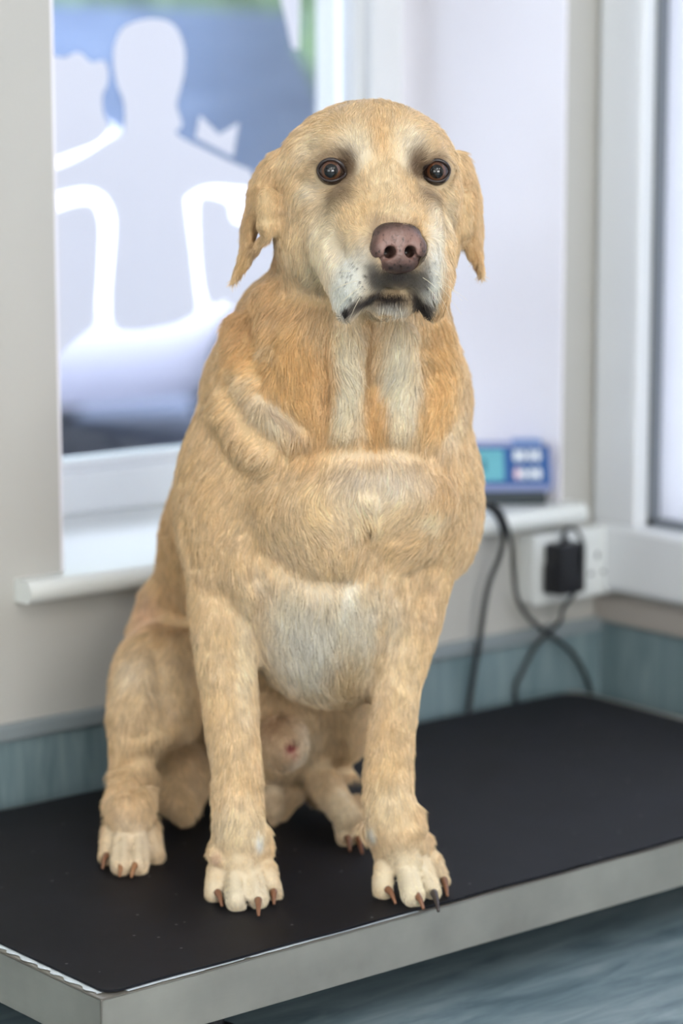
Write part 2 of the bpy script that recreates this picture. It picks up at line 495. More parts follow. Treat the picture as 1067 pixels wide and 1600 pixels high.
pf = empty('weighing_platform', ((PXL + PXR) / 2, (PYF + PYB) / 2, FLOOR_Z))
tag(pf, 'low stainless steel walk-on weighing platform standing on the vinyl floor', 'weighing platform')
ox, oy, oz = pf.location
def rel(p_): return (p_[0] - ox, p_[1] - oy, p_[2] - oz)
RIM = 0.046
ZT = -0.0035
bm = bmesh.new()
# a sheet tray: top plate, folded sides
box(bm, rel((PXL, PYF, ZT - RIM)), rel((PXL + 0.002, PYB, ZT)), 0.0008)
box(bm, rel((PXR - 0.002, PYF, ZT - RIM)), rel((PXR, PYB, ZT)), 0.0008)
box(bm, rel((PXL, PYF, ZT - RIM)), rel((PXR, PYF + 0.002, ZT)), 0.0008)
box(bm, rel((PXL, PYB - 0.002, ZT - RIM)), rel((PXR, PYB, ZT)), 0.0008)
box(bm, rel((PXL, PYF, ZT - 0.002)), rel((PXR, PYB, ZT)), 0.0008)
mesh_obj('steel_tray', bm, m_steel, pf)
bm = bmesh.new()
for yy in (PYF + 0.10, PYB - 0.12):
    box(bm, rel((PXL + 0.06, yy, ZT - RIM - 0.02)), rel((PXR - 0.06, yy + 0.03, ZT - 0.004)))
for xx in (PXL + 0.12, PXR - 0.16):
    box(bm, rel((xx, PYF + 0.04, ZT - RIM - 0.016)), rel((xx + 0.04, PYB - 0.04, ZT - 0.01)))
mesh_obj('underframe', bm, m_dark, pf)
for (fx, fyy) in ((PXL + 0.17, PYF + 0.075), (PXR - 0.15, PYF + 0.10), (PXL + 0.17, PYB - 0.08), (PXR - 0.15, PYB - 0.08)):
    bm = bmesh.new()
    c = Vector(rel((fx, fyy, FLOOR_Z)))
    bmesh.ops.create_cone(bm, cap_ends=True, segments=28, radius1=0.022, radius2=0.019, depth=0.014, matrix=Matrix.Translation(c + Vector((0, 0, 0.007))))
    bmesh.ops.create_cone(bm, cap_ends=True, segments=16, radius1=0.008, radius2=0.008, depth=0.04, matrix=Matrix.Translation(c + Vector((0, 0, 0.03))))
    mesh_obj('foot', bm, m_dark, pf)
q = Wx(140, 1597, PXL)
bm = bmesh.new()
bmesh.ops.create_uvsphere(bm, u_segments=16, v_segments=8, radius=0.004, matrix=Matrix.Translation(rel((PXL, q[1], ZT - 0.0385))) @ Matrix.Diagonal((0.6, 1, 1, 1)))
mesh_obj('screw', bm, m_steel, pf, smooth=True)
# tape on two edges, under the mat
bm = bmesh.new()
N = 60
xs = np.linspace(Wz(190, 1545, ZT)[0], Wz(640, 1420, ZT)[0], N)
rt = random.Random(4)
top, bot = [], []
for i, x in enumerate(xs):
    top.append((x, PYF + 0.03)); bot.append((x, PYF + 0.0012 + 0.0008 * rt.random() + (0.002 if abs(i - 23) < 1 else 0)))
vt = [bm.verts.new(rel((a, b_, ZT + 0.0006))) for a, b_ in top]; vb = [bm.verts.new(rel((a, b_, ZT + 0.0006))) for a, b_ in bot]
for i in range(N - 1): bm.faces.new((vb[i], vb[i + 1], vt[i + 1], vt[i]))
mesh_obj('edge_tape', bm, m_tape, pf)
bm = bmesh.new()
N = 90
ys = np.linspace(PYF + 0.012, PYF + 0.24, N)
va, vb = [], []
for i, y in enumerate(ys):
    wv = 0.5 + 0.5 * math.sin(i * 0.72 + 0.8 * math.sin(i * 0.23))
    va.append(bm.verts.new(rel((PXL + 0.022, y, ZT + 0.0004))))
    vb.append(bm.verts.new(rel((PXL + 0.0012 + 0.0048 * wv, y, ZT + 0.0004 + 0.0008 * (1 - wv)))))
for i in range(N - 1): bm.faces.new((va[i], va[i + 1], vb[i + 1], vb[i]))
mesh_obj('peeling_tape', bm, m_tape, pf)['label'] = 'wavy white tape peeling along the short edge'

# mat
bm = bmesh.new()
mx0, mx1, my0, my1 = PXL + 0.0085, -0.106, PYF + 0.0045, -0.058
pts = []
rc = 0.012
for (cx, cy, a0) in ((mx1 - rc * 2, my0 + 0.003, -90), (mx1 - 0.03, my1 - 0.03, 0), (mx0 + rc, my1 - rc, 90), (mx0 + rc, my0 + rc, 180)):
    rr = 0.03 if a0 == 0 else (0.003 if a0 == -90 else rc)
    for k in range(7):
        a = math.radians(a0 + 90 * k / 6)
        pts.append((cx + rr * math.cos(a), cy + rr * math.sin(a)))
pts2 = []
wr = random.Random(9)
for i in range(len(pts)):
    a, b_ = pts[i], pts[(i + 1) % len(pts)]
    L_ = math.hypot(b_[0] - a[0], b_[1] - a[1]); ns = max(1, int(L_ / 0.02))
    for k in range(ns):
        t = k / ns
        w_ = 0.0007 * math.sin(17 * (a[0] + t * (b_[0] - a[0])) * 3) if ns > 3 else 0
        # the front edge creeps outwards towards the right
        x_ = a[0] + t * (b_[0] - a[0]); y_ = a[1] + t * (b_[1] - a[1])
        if i == len(pts) - 1:
            y_ -= 0.0035 * min(1, max(0, (x_ - mx0) / 0.55))
        pts2.append((x_, y_ + w_))
prism(bm, [(a - 0, b_ - 0) for a, b_ in pts2], ZT + 0.0014, 0.0, 'z')
rm = mesh_obj('rubber_mat', bm, m_mat)
tag(rm, 'scuffed black rubber mat lying on the steel weighing platform', 'mat')

# ------------------------------------------------------------------ socket, adapter, indicator, cables
so = empty('wall_socket', (-0.075, 0, 0.150))
tag(so, 'white double wall socket fixed below the right end of the sill', 'socket')
bm = bmesh.new(); box(bm, (-0.073, -0.024, -0.042), (0.0725, 0, 0.042), 0.004)
mesh_obj('back_box', bm, m_socket, so)
bm = bmesh.new(); box(bm, (-0.073, -0.032, -0.043), (0.073, -0.024, 0.043), 0.003)
mesh_obj('face_plate', bm, m_socket, so)
m_hole = simple('socket_slot', (70, 76, 82), 0.7)
for sx in (-0.036, 0.036):
    for (hx, hz, w, h) in ((0, 0.012, 0.0045, 0.008), (-0.011, -0.010, 0.0065, 0.0042), (0.011, -0.010, 0.0065, 0.0042)):
        if sx < 0: continue
        boxobj('pin_slot', (sx + hx - w / 2, -0.0325, hz - h / 2 - 0.004), (sx + hx + w / 2, -0.0315, hz + h / 2 - 0.004), m_hole, so)
    boxobj('switch', (sx - 0.018 * (1 if sx > 0 else -1) - 0.005, -0.0355, 0.018), (sx - 0.018 * (1 if sx > 0 else -1) + 0.005, -0.031, 0.034), m_socket, so)
ad = empty('power_adapter', (-0.113, -0.0335, 0.153))
tag(ad, 'black plug-in power adapter pushed into the white double socket', 'adapter')
bm = bmesh.new(); box(bm, (-0.021, -0.030, -0.031), (0.023, 0, 0.031), 0.004)
mesh_obj('body', bm, m_black, ad)
bm = bmesh.new(); box(bm, (-0.024, -0.018, -0.030), (-0.019, -0.002, 0.006), 0.002)
mesh_obj('side_grip', bm, m_black, ad)
bm = bmesh.new(); tube(bm, [(0, -0.015, 0.030), (0, -0.015, 0.044)], [0.0045, 0.003], 12)
mesh_obj('strain_relief', bm, m_black, ad, smooth=True)

m_dblue = simple('indicator_blue', (44, 92, 156), 0.4)
m_dlav = simple('indicator_lavender', (146, 158, 200), 0.4)
m_dbase = simple('indicator_base', (44, 56, 62), 0.5)
m_lcd = simple('lcd_cyan', (112, 186, 200), 0.2)
m_lcdd = simple('lcd_digit', (46, 110, 130), 0.4)
m_btn = simple('button_white', (224, 232, 240), 0.4)
m_btnp = simple('button_pink', (226, 200, 216), 0.4)
zs = zt
cpos = Wz(790, 789, zs)
iang = -YAW + 0.02
ind = empty('weight_indicator', (cpos[0], cpos[1], zs), iang)
tag(ind, 'blue weight display unit with cyan screen standing on the window sill', 'display unit')
# local: x along its width, y away from camera, front at y=0
S = 1.0 / ppm(cpos)
x0, x1 = -70 * S, 72 * S
def zz(py): return (790 - py) * S
bm = bmesh.new(); box(bm, (x0, 0.0, 0), (x1 - 0.006, 0.085, zz(770)), 0.003)
mesh_obj('base', bm, m_dbase, ind)
bm = bmesh.new(); prism(bm, [(0.002, zz(771)), (0.088, zz(771)), (0.088, zz(703)), (0.030, zz(703)), (0.0, zz(759))], x0, x1, 'x')
bmesh.ops.bevel(bm, geom=bm.edges[:], offset=0.002, segments=2, affect='EDGES')
mesh_obj('housing', bm, m_dlav, ind)
# sloped face
fa, fb = np.array([0.0, zz(759)]), np.array([0.030, zz(703)])
def face_pt(u, v, off=0.0):       # u metres along x, v 0..1 up the face
    p_ = fa + (fb - fa) * v
    nrm = np.array([-(fb - fa)[1], (fb - fa)[0]]); nrm /= np.linalg.norm(nrm)
    p_ = p_ + nrm * off
    return (u, p_[0], p_[1])
def face_quad(name, u0, u1, v0, v1, mat, o0=0.0002, o1=0.0016, rounded=False):
    bm = bmesh.new()
    if rounded:
        cu, cv, ru, rv = (u0 + u1) / 2, (v0 + v1) / 2, (u1 - u0) / 2, (v1 - v0) / 2
        uv = [(cu + ru * math.cos(a), cv + rv * math.sin(a)) for a in np.linspace(0, 2 * math.pi, 20, endpoint=False)]
    else:
        uv = [(u0, v0), (u1, v0), (u1, v1), (u0, v1)]
    a = [bm.verts.new(face_pt(u, v, o0)) for u, v in uv]; b_ = [bm.verts.new(face_pt(u, v, o1)) for u, v in uv]
    bm.faces.new(a); bm.faces.new(b_[::-1])
    for i in range(len(uv)): bm.faces.new((a[i], a[(i + 1) % len(uv)], b_[(i + 1) % len(uv)], b_[i]))
    bmesh.ops.recalc_face_normals(bm, faces=bm.faces)
    return mesh_obj(name, bm, mat, ind)
face_quad('front_panel', x0 + 0.002, x1 - 0.002, 0.02, 0.98, m_dblue)
face_quad('screen', -64 * S, -2 * S, 0.1, 0.9, m_lcd, 0.0016, 0.0022)
face_quad('screen_digit', -36 * S, -30 * S, 0.35, 0.65, m_lcdd, 0.0022, 0.0025)
for bx_ in (18, 28, 41, 52):
    for bv in (0.27, 0.74):
        face_quad('button', (bx_ - 5) * S, (bx_ + 5) * S, bv - 0.16, bv + 0.16, m_btnp if (bx_ < 25 and bv < 0.5) else m_btn, 0.0016, 0.003, True)
bm = bmesh.new(); box(bm, (15 * S, 0.036, zz(704)), (60 * S, 0.06, zz(694)), 0.001)
mesh_obj('bracket', bm, simple('bracket_blue', (120, 150, 200), 0.4), ind)

def cable(pts, rad, label, name='cable'):
    P = catmull(pts, 8)
    bm = bmesh.new(); tube(bm, P, rad, 8)
    o = mesh_obj(name, bm, m_cable, smooth=True)
    tag(o, label, 'cable')
def WL(px, py, y): return Wy(px, py, y)
e_ = [np.array(ind.matrix_basis @ Vector(v)) for v in ((-0.022, 0.004, 0.008),)][0]
cable([WL(752, 786, -0.04), WL(772, 800, -0.045), WL(786, 830, -0.046), WL(782, 865, -0.042), WL(766, 905, -0.036), WL(756, 950, -0.032), WL(748, 1010, -0.026), WL(738, 1070, -0.022), WL(730, 1130, -0.022)], 0.0035,
      'thick black cable hanging from the display straight down, left of the others')
cable([WL(762, 783, -0.046), WL(784, 803, -0.054), WL(798, 845, -0.054), WL(802, 890, -0.046), WL(808, 935, -0.040), WL(826, 965, -0.036), WL(850, 985, -0.030), WL(885, 1010, -0.024), WL(905, 1035, -0.022), WL(922, 1075, -0.020), WL(928, 1120, -0.02)], 0.0028,
      'black cable curving from the display past the socket to the right corner')
cable([Wy(880, 838, -0.048), Wy(884, 828, -0.05), Wy(897, 826, -0.055), Wy(908, 842, -0.062), Wy(911, 875, -0.066), Wy(898, 925, -0.055), Wy(880, 950, -0.042), Wy(874, 972, -0.033), Wy(852, 993, -0.020), Wy(834, 1015, -0.018), Wy(816, 1052, -0.018), Wy(806, 1075, -0.018), Wy(808, 1120, -0.018)], 0.0026,
      'thin black cord looping over the power adapter and down the skirting')
# ------------------------------------------------------------------ the dog: one implicit body, meshed
def vnoise(P, scale, seed=0):
    """smooth value noise, P (n,3) -> (n,) in -1..1"""
    Q = np.asarray(P) * scale + seed * 17.31
    I = np.floor(Q).astype(np.int64); Fr = Q - I
    Fr = Fr * Fr * (3 - 2 * Fr)
    out = np.zeros(len(Q))
    for dx in (0, 1):
        for dy in (0, 1):
            for dz in (0, 1):
                h = (I[:, 0] + dx) * 374761393 + (I[:, 1] + dy) * 668265263 + (I[:, 2] + dz) * 2147483647 + seed * 1013904223
                h = (h ^ (h >> 13)) * 1274126177
                h = (h ^ (h >> 16)) & 0xFFFF
                w = (Fr[:, 0] if dx else 1 - Fr[:, 0]) * (Fr[:, 1] if dy else 1 - Fr[:, 1]) * (Fr[:, 2] if dz else 1 - Fr[:, 2])
                out += w * (h / 32767.5 - 1)
    return out

class Field:
    def __init__(self, xs, ys, zs):
        self.ax = [np.asarray(a, np.float32) for a in (xs, ys, zs)]
        self.D = np.full((len(xs), len(ys), len(zs)), 0.05, np.float32)
    def _win(self, lo, hi):
        sl = []
        for a, l_, h_ in zip(self.ax, lo, hi):
            i0 = int(np.searchsorted(a, l_)); i1 = int(np.searchsorted(a, h_))
            sl.append(slice(max(0, i0 - 1), min(len(a), i1 + 1)))
        X = self.ax[0][sl[0]][:, None, None]; Y = self.ax[1][sl[1]][None, :, None]; Z = self.ax[2][sl[2]][None, None, :]
        return tuple(sl), X, Y, Z
    def _comb(self, sl, d, k, mode):
        A = self.D[sl]
        if mode == 'add':
            h = np.maximum(k - np.abs(A - d), 0) / k
            self.D[sl] = np.minimum(A, d) - h * h * k * 0.25
        else:
            h = np.maximum(k - np.abs(A + d), 0) / k
            self.D[sl] = np.maximum(A, -d) + h * h * k * 0.25
    def cone(self, a, b, ra, rb, k=0.01, mode='add'):
        a = np.asarray(a, float); b = np.asarray(b, float)
        m = max(ra, rb) + k + 0.012
        sl, X, Y, Z = self._win(np.minimum(a, b) - m, np.maximum(a, b) + m)
        ba = b - a; L2 = float(ba @ ba) + 1e-12
        px, py, pz = X - a[0], Y - a[1], Z - a[2]
        t = np.clip((px * ba[0] + py * ba[1] + pz * ba[2]) / L2, 0, 1)
        d = np.sqrt((px - t * ba[0]) ** 2 + (py - t * ba[1]) ** 2 + (pz - t * ba[2]) ** 2) - (ra + (rb - ra) * t)
        self._comb(sl, d.astype(np.float32), k, mode)
    def chain(self, Q, k=0.01, mode='add'):
        """Q: list of (point, radius); one smooth limb, blended once"""
        P = np.array([q[0] for q in Q], float); R = np.array([q[1] for q in Q], float)
        m = R[:, None] + k + 0.012
        sl, X, Y, Z = self._win((P - m).min(0), (P + m).max(0))
        best = None
        for a, b, ra, rb in zip(P[:-1], P[1:], R[:-1], R[1:]):
            ba = b - a; L2 = float(ba @ ba) + 1e-12
            px, py, pz = X - a[0], Y - a[1], Z - a[2]
            t = np.clip((px * ba[0] + py * ba[1] + pz * ba[2]) / L2, 0, 1)
            d = np.sqrt((px - t * ba[0]) ** 2 + (py - t * ba[1]) ** 2 + (pz - t * ba[2]) ** 2) - (ra + (rb - ra) * t)
            best = d if best is None else np.minimum(best, d)
        self._comb(sl, best.astype(np.float32), k, mode)
    def ell(self, c, r, Bs, k=0.01, mode='add'):
        """Bs: rows are the unit axes"""
        c = np.asarray(c, float); r = np.asarray(r, float); Bs = np.asarray(Bs, float)
        ext = np.sqrt(((Bs * r[:, None]) ** 2).sum(0)) + k + 0.012
        sl, X, Y, Z = self._win(c - ext, c + ext)
        px, py, pz = X - c[0], Y - c[1], Z - c[2]
        k0 = 0; k1 = 0
        for i in range(3):
            q = (px * Bs[i, 0] + py * Bs[i, 1] + pz * Bs[i, 2])
            k0 = k0 + (q / r[i]) ** 2; k1 = k1 + (q / r[i] ** 2) ** 2
        k0 = np.sqrt(k0); k1 = np.sqrt(k1) + 1e-9
        d = k0 * (k0 - 1) / k1
        self._comb(sl, d.astype(np.float32), k, mode)
    def mesh(self):
        D = self.D; ax = self.ax
        S_ = D < 0
        n = D.shape
        acc = np.zeros((n[0] - 1, n[1] - 1, n[2] - 1, 3), np.float32); cnt = np.zeros((n[0] - 1, n[1] - 1, n[2] - 1), np.float32)
        edges = []
        for d in range(3):
            a = [slice(None)] * 3; b = [slice(None)] * 3
            a[d] = slice(0, -1); b[d] = slice(1, None)
            c = S_[tuple(a)] != S_[tuple(b)]
            I = np.argwhere(c)
            va = D[tuple(a)][c]; vb = D[tuple(b)][c]
            t = va / (va - vb)
            P = np.stack([ax[i][I[:, i]] for i in range(3)], 1)
            P[:, d] += t * (ax[d][I[:, d] + 1] - ax[d][I[:, d]])
            o1, o2 = [(1, 2), (2, 0), (0, 1)][d]
            edges.append((I, o1, o2, va < 0))
            for q1 in (0, -1):
                for q2 in (0, -1):
                    J = I.copy(); J[:, o1] += q1; J[:, o2] += q2
                    ok = np.all((J >= 0) & (J < np.array(acc.shape[:3])), 1)
                    J = J[ok]
                    np.add.at(acc, (J[:, 0], J[:, 1], J[:, 2]), P[ok]); np.add.at(cnt, (J[:, 0], J[:, 1], J[:, 2]), 1)
        idx = -np.ones(cnt.shape, np.int64); m = cnt > 0
        idx[m] = np.arange(m.sum())
        V = (acc[m] / cnt[m][:, None]).astype(np.float64)
        Fs = []
        for I, o1, o2, ins in edges:
            q = []
            ok = (I[:, o1] > 0) & (I[:, o2] > 0) & (I[:, o1] < cnt.shape[o1]) & (I[:, o2] < cnt.shape[o2])
            I = I[ok]; ins = ins[ok]
            for q1, q2 in ((0, 0), (-1, 0), (-1, -1), (0, -1)):
                J = I.copy(); J[:, o1] += q1; J[:, o2] += q2
                q.append(idx[J[:, 0], J[:, 1], J[:, 2]])
            q = np.stack(q, 1)
            q[~ins] = q[~ins][:, ::-1]
            Fs.append(q)
        return V, np.concatenate(Fs)

def largest_component(V, Fq):
    lab = np.arange(len(V))
    E_ = np.concatenate([Fq[:, [0, 1]], Fq[:, [1, 2]], Fq[:, [2, 3]], Fq[:, [3, 0]]])
    for _ in range(400):
        m = np.minimum(lab[E_[:, 0]], lab[E_[:, 1]])
        new = lab.copy()
        np.minimum.at(new, E_[:, 0], m); np.minimum.at(new, E_[:, 1], m)
        new = new[new]
        if (new == lab).all(): break
        lab = new
    u, c = np.unique(lab, return_counts=True)
    keep = lab == u[np.argmax(c)]
    mp_ = -np.ones(len(V), np.int64); mp_[keep] = np.arange(keep.sum())
    return V[keep], mp_[Fq[keep[Fq].all(1)]], [int(x) for x in sorted(c)[::-1][:6]]

def relax(V, Fq, it, lam=0.5, mu=-0.52):
    E_ = np.concatenate([Fq[:, [0, 1]], Fq[:, [1, 2]], Fq[:, [2, 3]], Fq[:, [3, 0]]])
    deg = np.bincount(E_.ravel(), minlength=len(V)).astype(float)[:, None]
    for i in range(it):
        for w in (lam, mu):
            s = np.stack([np.bincount(E_[:, 0], V[E_[:, 1], a], len(V)) + np.bincount(E_[:, 1], V[E_[:, 0], a], len(V)) for a in range(3)], 1)
            V = V + w * (s / deg - V)
    return V
def vnormals(V, Fq):
    A = V[Fq[:, 2]] - V[Fq[:, 0]]; B = V[Fq[:, 3]] - V[Fq[:, 1]]
    N_ = np.cross(A, B)
    out = np.stack([sum(np.bincount(Fq[:, k], N_[:, a], len(V)) for k in range(4)) for a in range(3)], 1)
    return out / (np.linalg.norm(out, axis=1, keepdims=True) + 1e-12)
def np_mesh(name, V, Fq, mat, parent=None):
    me = bpy.data.meshes.new(name)
    me.vertices.add(len(V)); me.vertices.foreach_set('co', V.astype(np.float32).ravel())
    k = Fq.shape[1]
    me.loops.add(len(Fq) * k); me.loops.foreach_set('vertex_index', Fq.astype(np.int32).ravel())
    me.polygons.add(len(Fq)); me.polygons.foreach_set('loop_start', np.arange(0, len(Fq) * k, k, dtype=np.int32))
    me.polygons.foreach_set('loop_total', np.full(len(Fq), k, np.int32))
    me.polygons.foreach_set('use_smooth', np.ones(len(Fq), bool))
    me.update(); me.validate()
    me.materials.append(mat)
    o = bpy.data.objects.new(name, me); COL.objects.link(o)
    if parent: o.parent = parent
    return o

# points in the dog's space: ('g' px,py,ground distance) radius in px
def G(px, py, g): return Wg(px, py, g)
def RM(r, P): return r / ppm(P)
CB = np.stack([R_, U_, F_])                    # camera aligned axes for round masses
def rollB(deg, pitch=0.0, yaw=0.0):
    a = math.radians(deg); c, s = math.cos(a), math.sin(a)
    B = np.stack([c * CB[0] - s * CB[1], s * CB[0] + c * CB[1], CB[2]])   # positive = clockwise in the picture
    b = math.radians(pitch); c, s = math.cos(b), math.sin(b)
    B = np.stack([B[0], c * B[1] + s * B[2], -s * B[1] + c * B[2]])
    b = math.radians(yaw); c, s = math.cos(b), math.sin(b)
    return np.stack([c * B[0] + s * B[2], B[1], -s * B[0] + c * B[2]])

def dense(lo, hi, segs, base):
    """axis with finer steps inside the given intervals"""
    out = [lo]
    while out[-1] < hi:
        st = base
        for a, b, s in segs:
            if a <= out[-1] <= b: st = min(st, s)
        out.append(out[-1] + st)
    return np.array(out)
FLD = Field(dense(-1.24, -0.42, [], 0.0028), dense(-0.66, 0.06, [], 0.0028), dense(-0.006, 0.81, [(-0.01, 0.05, 0.0022), (0.50, 0.70, 0.0020)], 0.0032))

def E(px, py, g, rx, ry, rz, k=20, roll=0, pitch=0, yaw=0, mode='add'):
    P = G(px, py, g); s = 1 / ppm(P)
    FLD.ell(P, (rx * s, ry * s, rz * s), rollB(roll, pitch, yaw), k * s, mode)
def Cn(pts, k=20, mode='add'):
    Q = []
    for p_ in pts:
        P = G(*p_[:3]); Q.append((P, RM(p_[3], P)))
    FLD.chain(Q, k / 1700.0, mode)

def surf(px, py, t0=1.85, t1=3.0):
    d = ray(px, py); ts = np.arange(t0, t1, 0.001)
    P = CAM + ts[:, None] * d
    I = []
    ok = np.ones(len(ts), bool)
    for i in range(3):
        ii = np.searchsorted(FLD.ax[i], P[:, i]); ok &= (ii > 0) & (ii < len(FLD.ax[i])); I.append(np.clip(ii, 0, len(FLD.ax[i]) - 1))
    v = np.where(ok, FLD.D[I[0], I[1], I[2]], 1)
    h = np.flatnonzero(v < 0)
    return ts[h[0]] if len(h) else 2.3
def fold(pts, k=20, mode='add', t0=1.85):
    """pts: px, py, radius px, height px above (or depth below) the surface found there"""
    Q = []
    for px, py, r, h in pts:
        t = surf(px, py, t0); s = t / F_PX
        off = (r - h) * s if mode == 'add' else -(r - h) * s
        Q.append((CAM + ray(px, py) * (t + off), r * s))
    FLD.chain(Q, k / 1700.0, mode)
# ---- torso
E(395, 1040, 2.52, 150, 170, 165, 40)                       # rump sitting on the mat
Cn([(450, 740, 2.36, 165), (420, 850, 2.44, 172), (398, 950, 2.50, 162)], 60)   # back
E(513, 745, 2.285, 218, 200, 215, 60)                       # chest
E(520, 610, 2.29, 196, 150, 190, 60)                        # neck base
E(512, 920, 2.265, 152, 178, 178, 70)                        # lower chest
E(440, 1120, 2.42, 105, 110, 150, 40)                       # groin
# shoulders
E(345, 790, 2.27, 72, 140, 130, 45, roll=4)
E(688, 770, 2.28, 66, 132, 125, 45, roll=-6)
E(560, 710, 2.195, 140, 110, 70, 70)                          # breast bone front
# neck
Cn([(560, 330, 2.235, 100), (552, 430, 2.225, 128), (540, 520, 2.228, 148), (528, 620, 2.255, 185)], 50)
Cn([(504, 452, 2.27, 80), (464, 514, 2.29, 98), (436, 600, 2.32, 108)], 40)
Cn([(606, 450, 2.22, 84), (622, 530, 2.23, 88), (640, 610, 2.26, 92)], 35)
E(400, 880, 2.215, 60, 75, 60, 40)
E(535, 1020, 2.265, 105, 74, 110, 40)                       # belly fur between the elbows
FOLDS = 1
# ---- right foreleg (picture left)
Cn([(352, 850, 2.235, 68), (349, 920, 2.235, 58), (352, 1010, 2.215, 51), (358, 1080, 2.20, 46), (363, 1140, 2.19, 43),
    (370, 1200, 2.18, 41), (370, 1235, 2.175, 42), (372, 1280, 2.165, 41), (373, 1302, 2.16, 38)], 14)
# ---- left foreleg
Cn([(662, 850, 2.25, 62), (648, 920, 2.245, 56), (636, 990, 2.235, 49), (621, 1070, 2.215, 38), (612, 1140, 2.20, 38),
    (606, 1200, 2.19, 40), (607, 1240, 2.18, 41), (614, 1280, 2.17, 41), (621, 1300, 2.165, 38)], 14)
Cn([(606, 960, 2.25, 36), (606, 1060, 2.235, 24), (600, 1150, 2.21, 18)], 20)
# accessory pads and dew claws sides
Cn([(334, 1333, 2.155, 12), (335, 1340, 2.15, 10)], 10)
Cn([(412, 1300, 2.17, 14), (412, 1318, 2.17, 9)], 8)
Cn([(650, 1268, 2.17, 12), (656, 1290, 2.165, 12)], 14)
Cn([(572, 1290, 2.18, 12), (570, 1306, 2.18, 8)], 8)

def Z(px, py, z): return Wz(px, py, z)
CLAWS = []
def toe(kn, tip, rk, rt_, claw=None, k=3.0, hk=0.032):
    """kn and tip are pixels of the knuckle and the toe end; the toe end rests on the mat"""
    rk_m, rt_m = rk / 1760.0, rt_ / 1790.0
    a = Z(kn[0], kn[1], hk); b = Z(tip[0], tip[1], rt_m * 0.93)
    mid = (a + b) / 2 + np.array([0, 0, 0.0045])
    FLD.chain([(a, rk_m), (mid, (rk_m + rt_m) / 2 * 1.02), (b, rt_m)], k / 1700.0)
    if claw:
        c = Z(claw[0], claw[1], 0.0028)
        d = (c - b); L_ = np.linalg.norm(d)
        CLAWS.append((b + d * 0.35 + np.array([0, 0, 0.004]), c, claw[2] if len(claw) > 2 else (128, 88, 64)))
# paw bodies
def pawbody(pts, k=22):
    Q = [(Z(a, b, z), r / 1740.0) for a, b, z, r in pts]
    FLD.chain(Q, k / 1700.0)
pawbody([(373, 1300, 0.056, 39), (375, 1328, 0.042, 37), (376, 1350, 0.032, 29)])
pawbody([(348, 1330, 0.038, 24), (403, 1328, 0.038, 24)])
toe((341, 1340), (336, 1393), 15, 18, (347, 1416))
toe((364, 1334), (370, 1406), 17, 19, None)
toe((389, 1334), (403, 1404), 17, 17, (404, 1431))
toe((411, 1340), (427, 1393), 15, 15, (428, 1413))
pawbody([(621, 1294, 0.057, 39), (628, 1320, 0.043, 37), (633, 1342, 0.033, 29)])
pawbody([(604, 1324, 0.039, 24), (655, 1318, 0.039, 24)])
toe((600, 1334), (599, 1388), 15, 18, (618, 1412))
toe((624, 1328), (645, 1398), 17, 20, (662, 1421))
toe((648, 1327), (674, 1390), 16, 16, (685, 1424, (60, 52, 50)))
toe((667, 1328), (690, 1372), 14, 14, (699, 1400))

# ---- right hind leg (picture left)
E(245, 1060, 2.42, 72, 92, 150, 26, roll=10)
E(228, 1110, 2.36, 60, 78, 90, 24, roll=6)
Cn([(262, 950, 2.47, 52), (236, 985, 2.47, 38)], 24)
Cn([(290, 1040, 2.38, 60), (275, 1120, 2.34, 42)], 24)
Cn([(214, 1120, 2.33, 46), (208, 1180, 2.325, 38), (204, 1225, 2.305, 35), (203, 1262, 2.272, 38)], 16)
pawbody([(203, 1258, 0.054, 37), (205, 1278, 0.042, 31)])
toe((178, 1284), (170, 1336), 15, 18, (160, 1357))
toe((196, 1279), (191, 1350), 17, 20, (187, 1370, (150, 106, 72)))
toe((215, 1279), (216, 1350), 17, 19, (205, 1371, (150, 106, 72)))
toe((233, 1282), (241, 1334), 15, 18, None)
E(232, 1158, 2.32, 40, 16, 40, 12, roll=-20)
E(212, 1215, 2.325, 38, 13, 36, 10, roll=-12)
# hock and heel behind
E(285, 1215, 2.42, 44, 62, 70, 24)
Cn([(270, 1240, 2.38, 30), (288, 1262, 2.36, 22)], 12)
# ---- left hind leg
E(545, 1080, 2.40, 50, 105, 100, 26)
Cn([(530, 1130, 2.40, 46), (514, 1190, 2.42, 36), (506, 1225, 2.43, 34)], 18)
Cn([(545, 1120, 2.37, 26), (553, 1165, 2.37, 14)], 12)
E(528, 1205, 2.41, 30, 11, 30, 8, roll=6)
pawbody([(506, 1222, 0.052, 30), (526, 1252, 0.037, 27), (545, 1278, 0.026, 24)])
toe((526, 1258), (540, 1308), 17, 16, (547, 1330), 3, 0.024)
toe((542, 1256), (555, 1306), 17, 15, (566, 1334, (130, 80, 50)), 3, 0.024)
toe((552, 1252), (566, 1288), 16, 15, None, 3, 0.024)
# inner thigh, sheath and soft lump below
Cn([(500, 1160, 2.40, 34), (462, 1225, 2.40, 26), (440, 1262, 2.40, 16)], 16)
E(440, 1160, 2.30, 42, 44, 60, 10)
E(427, 1245, 2.38, 20, 40, 22, 10)
E(462, 1167, 2.272, 8, 9, 10, 6, mode='sub')

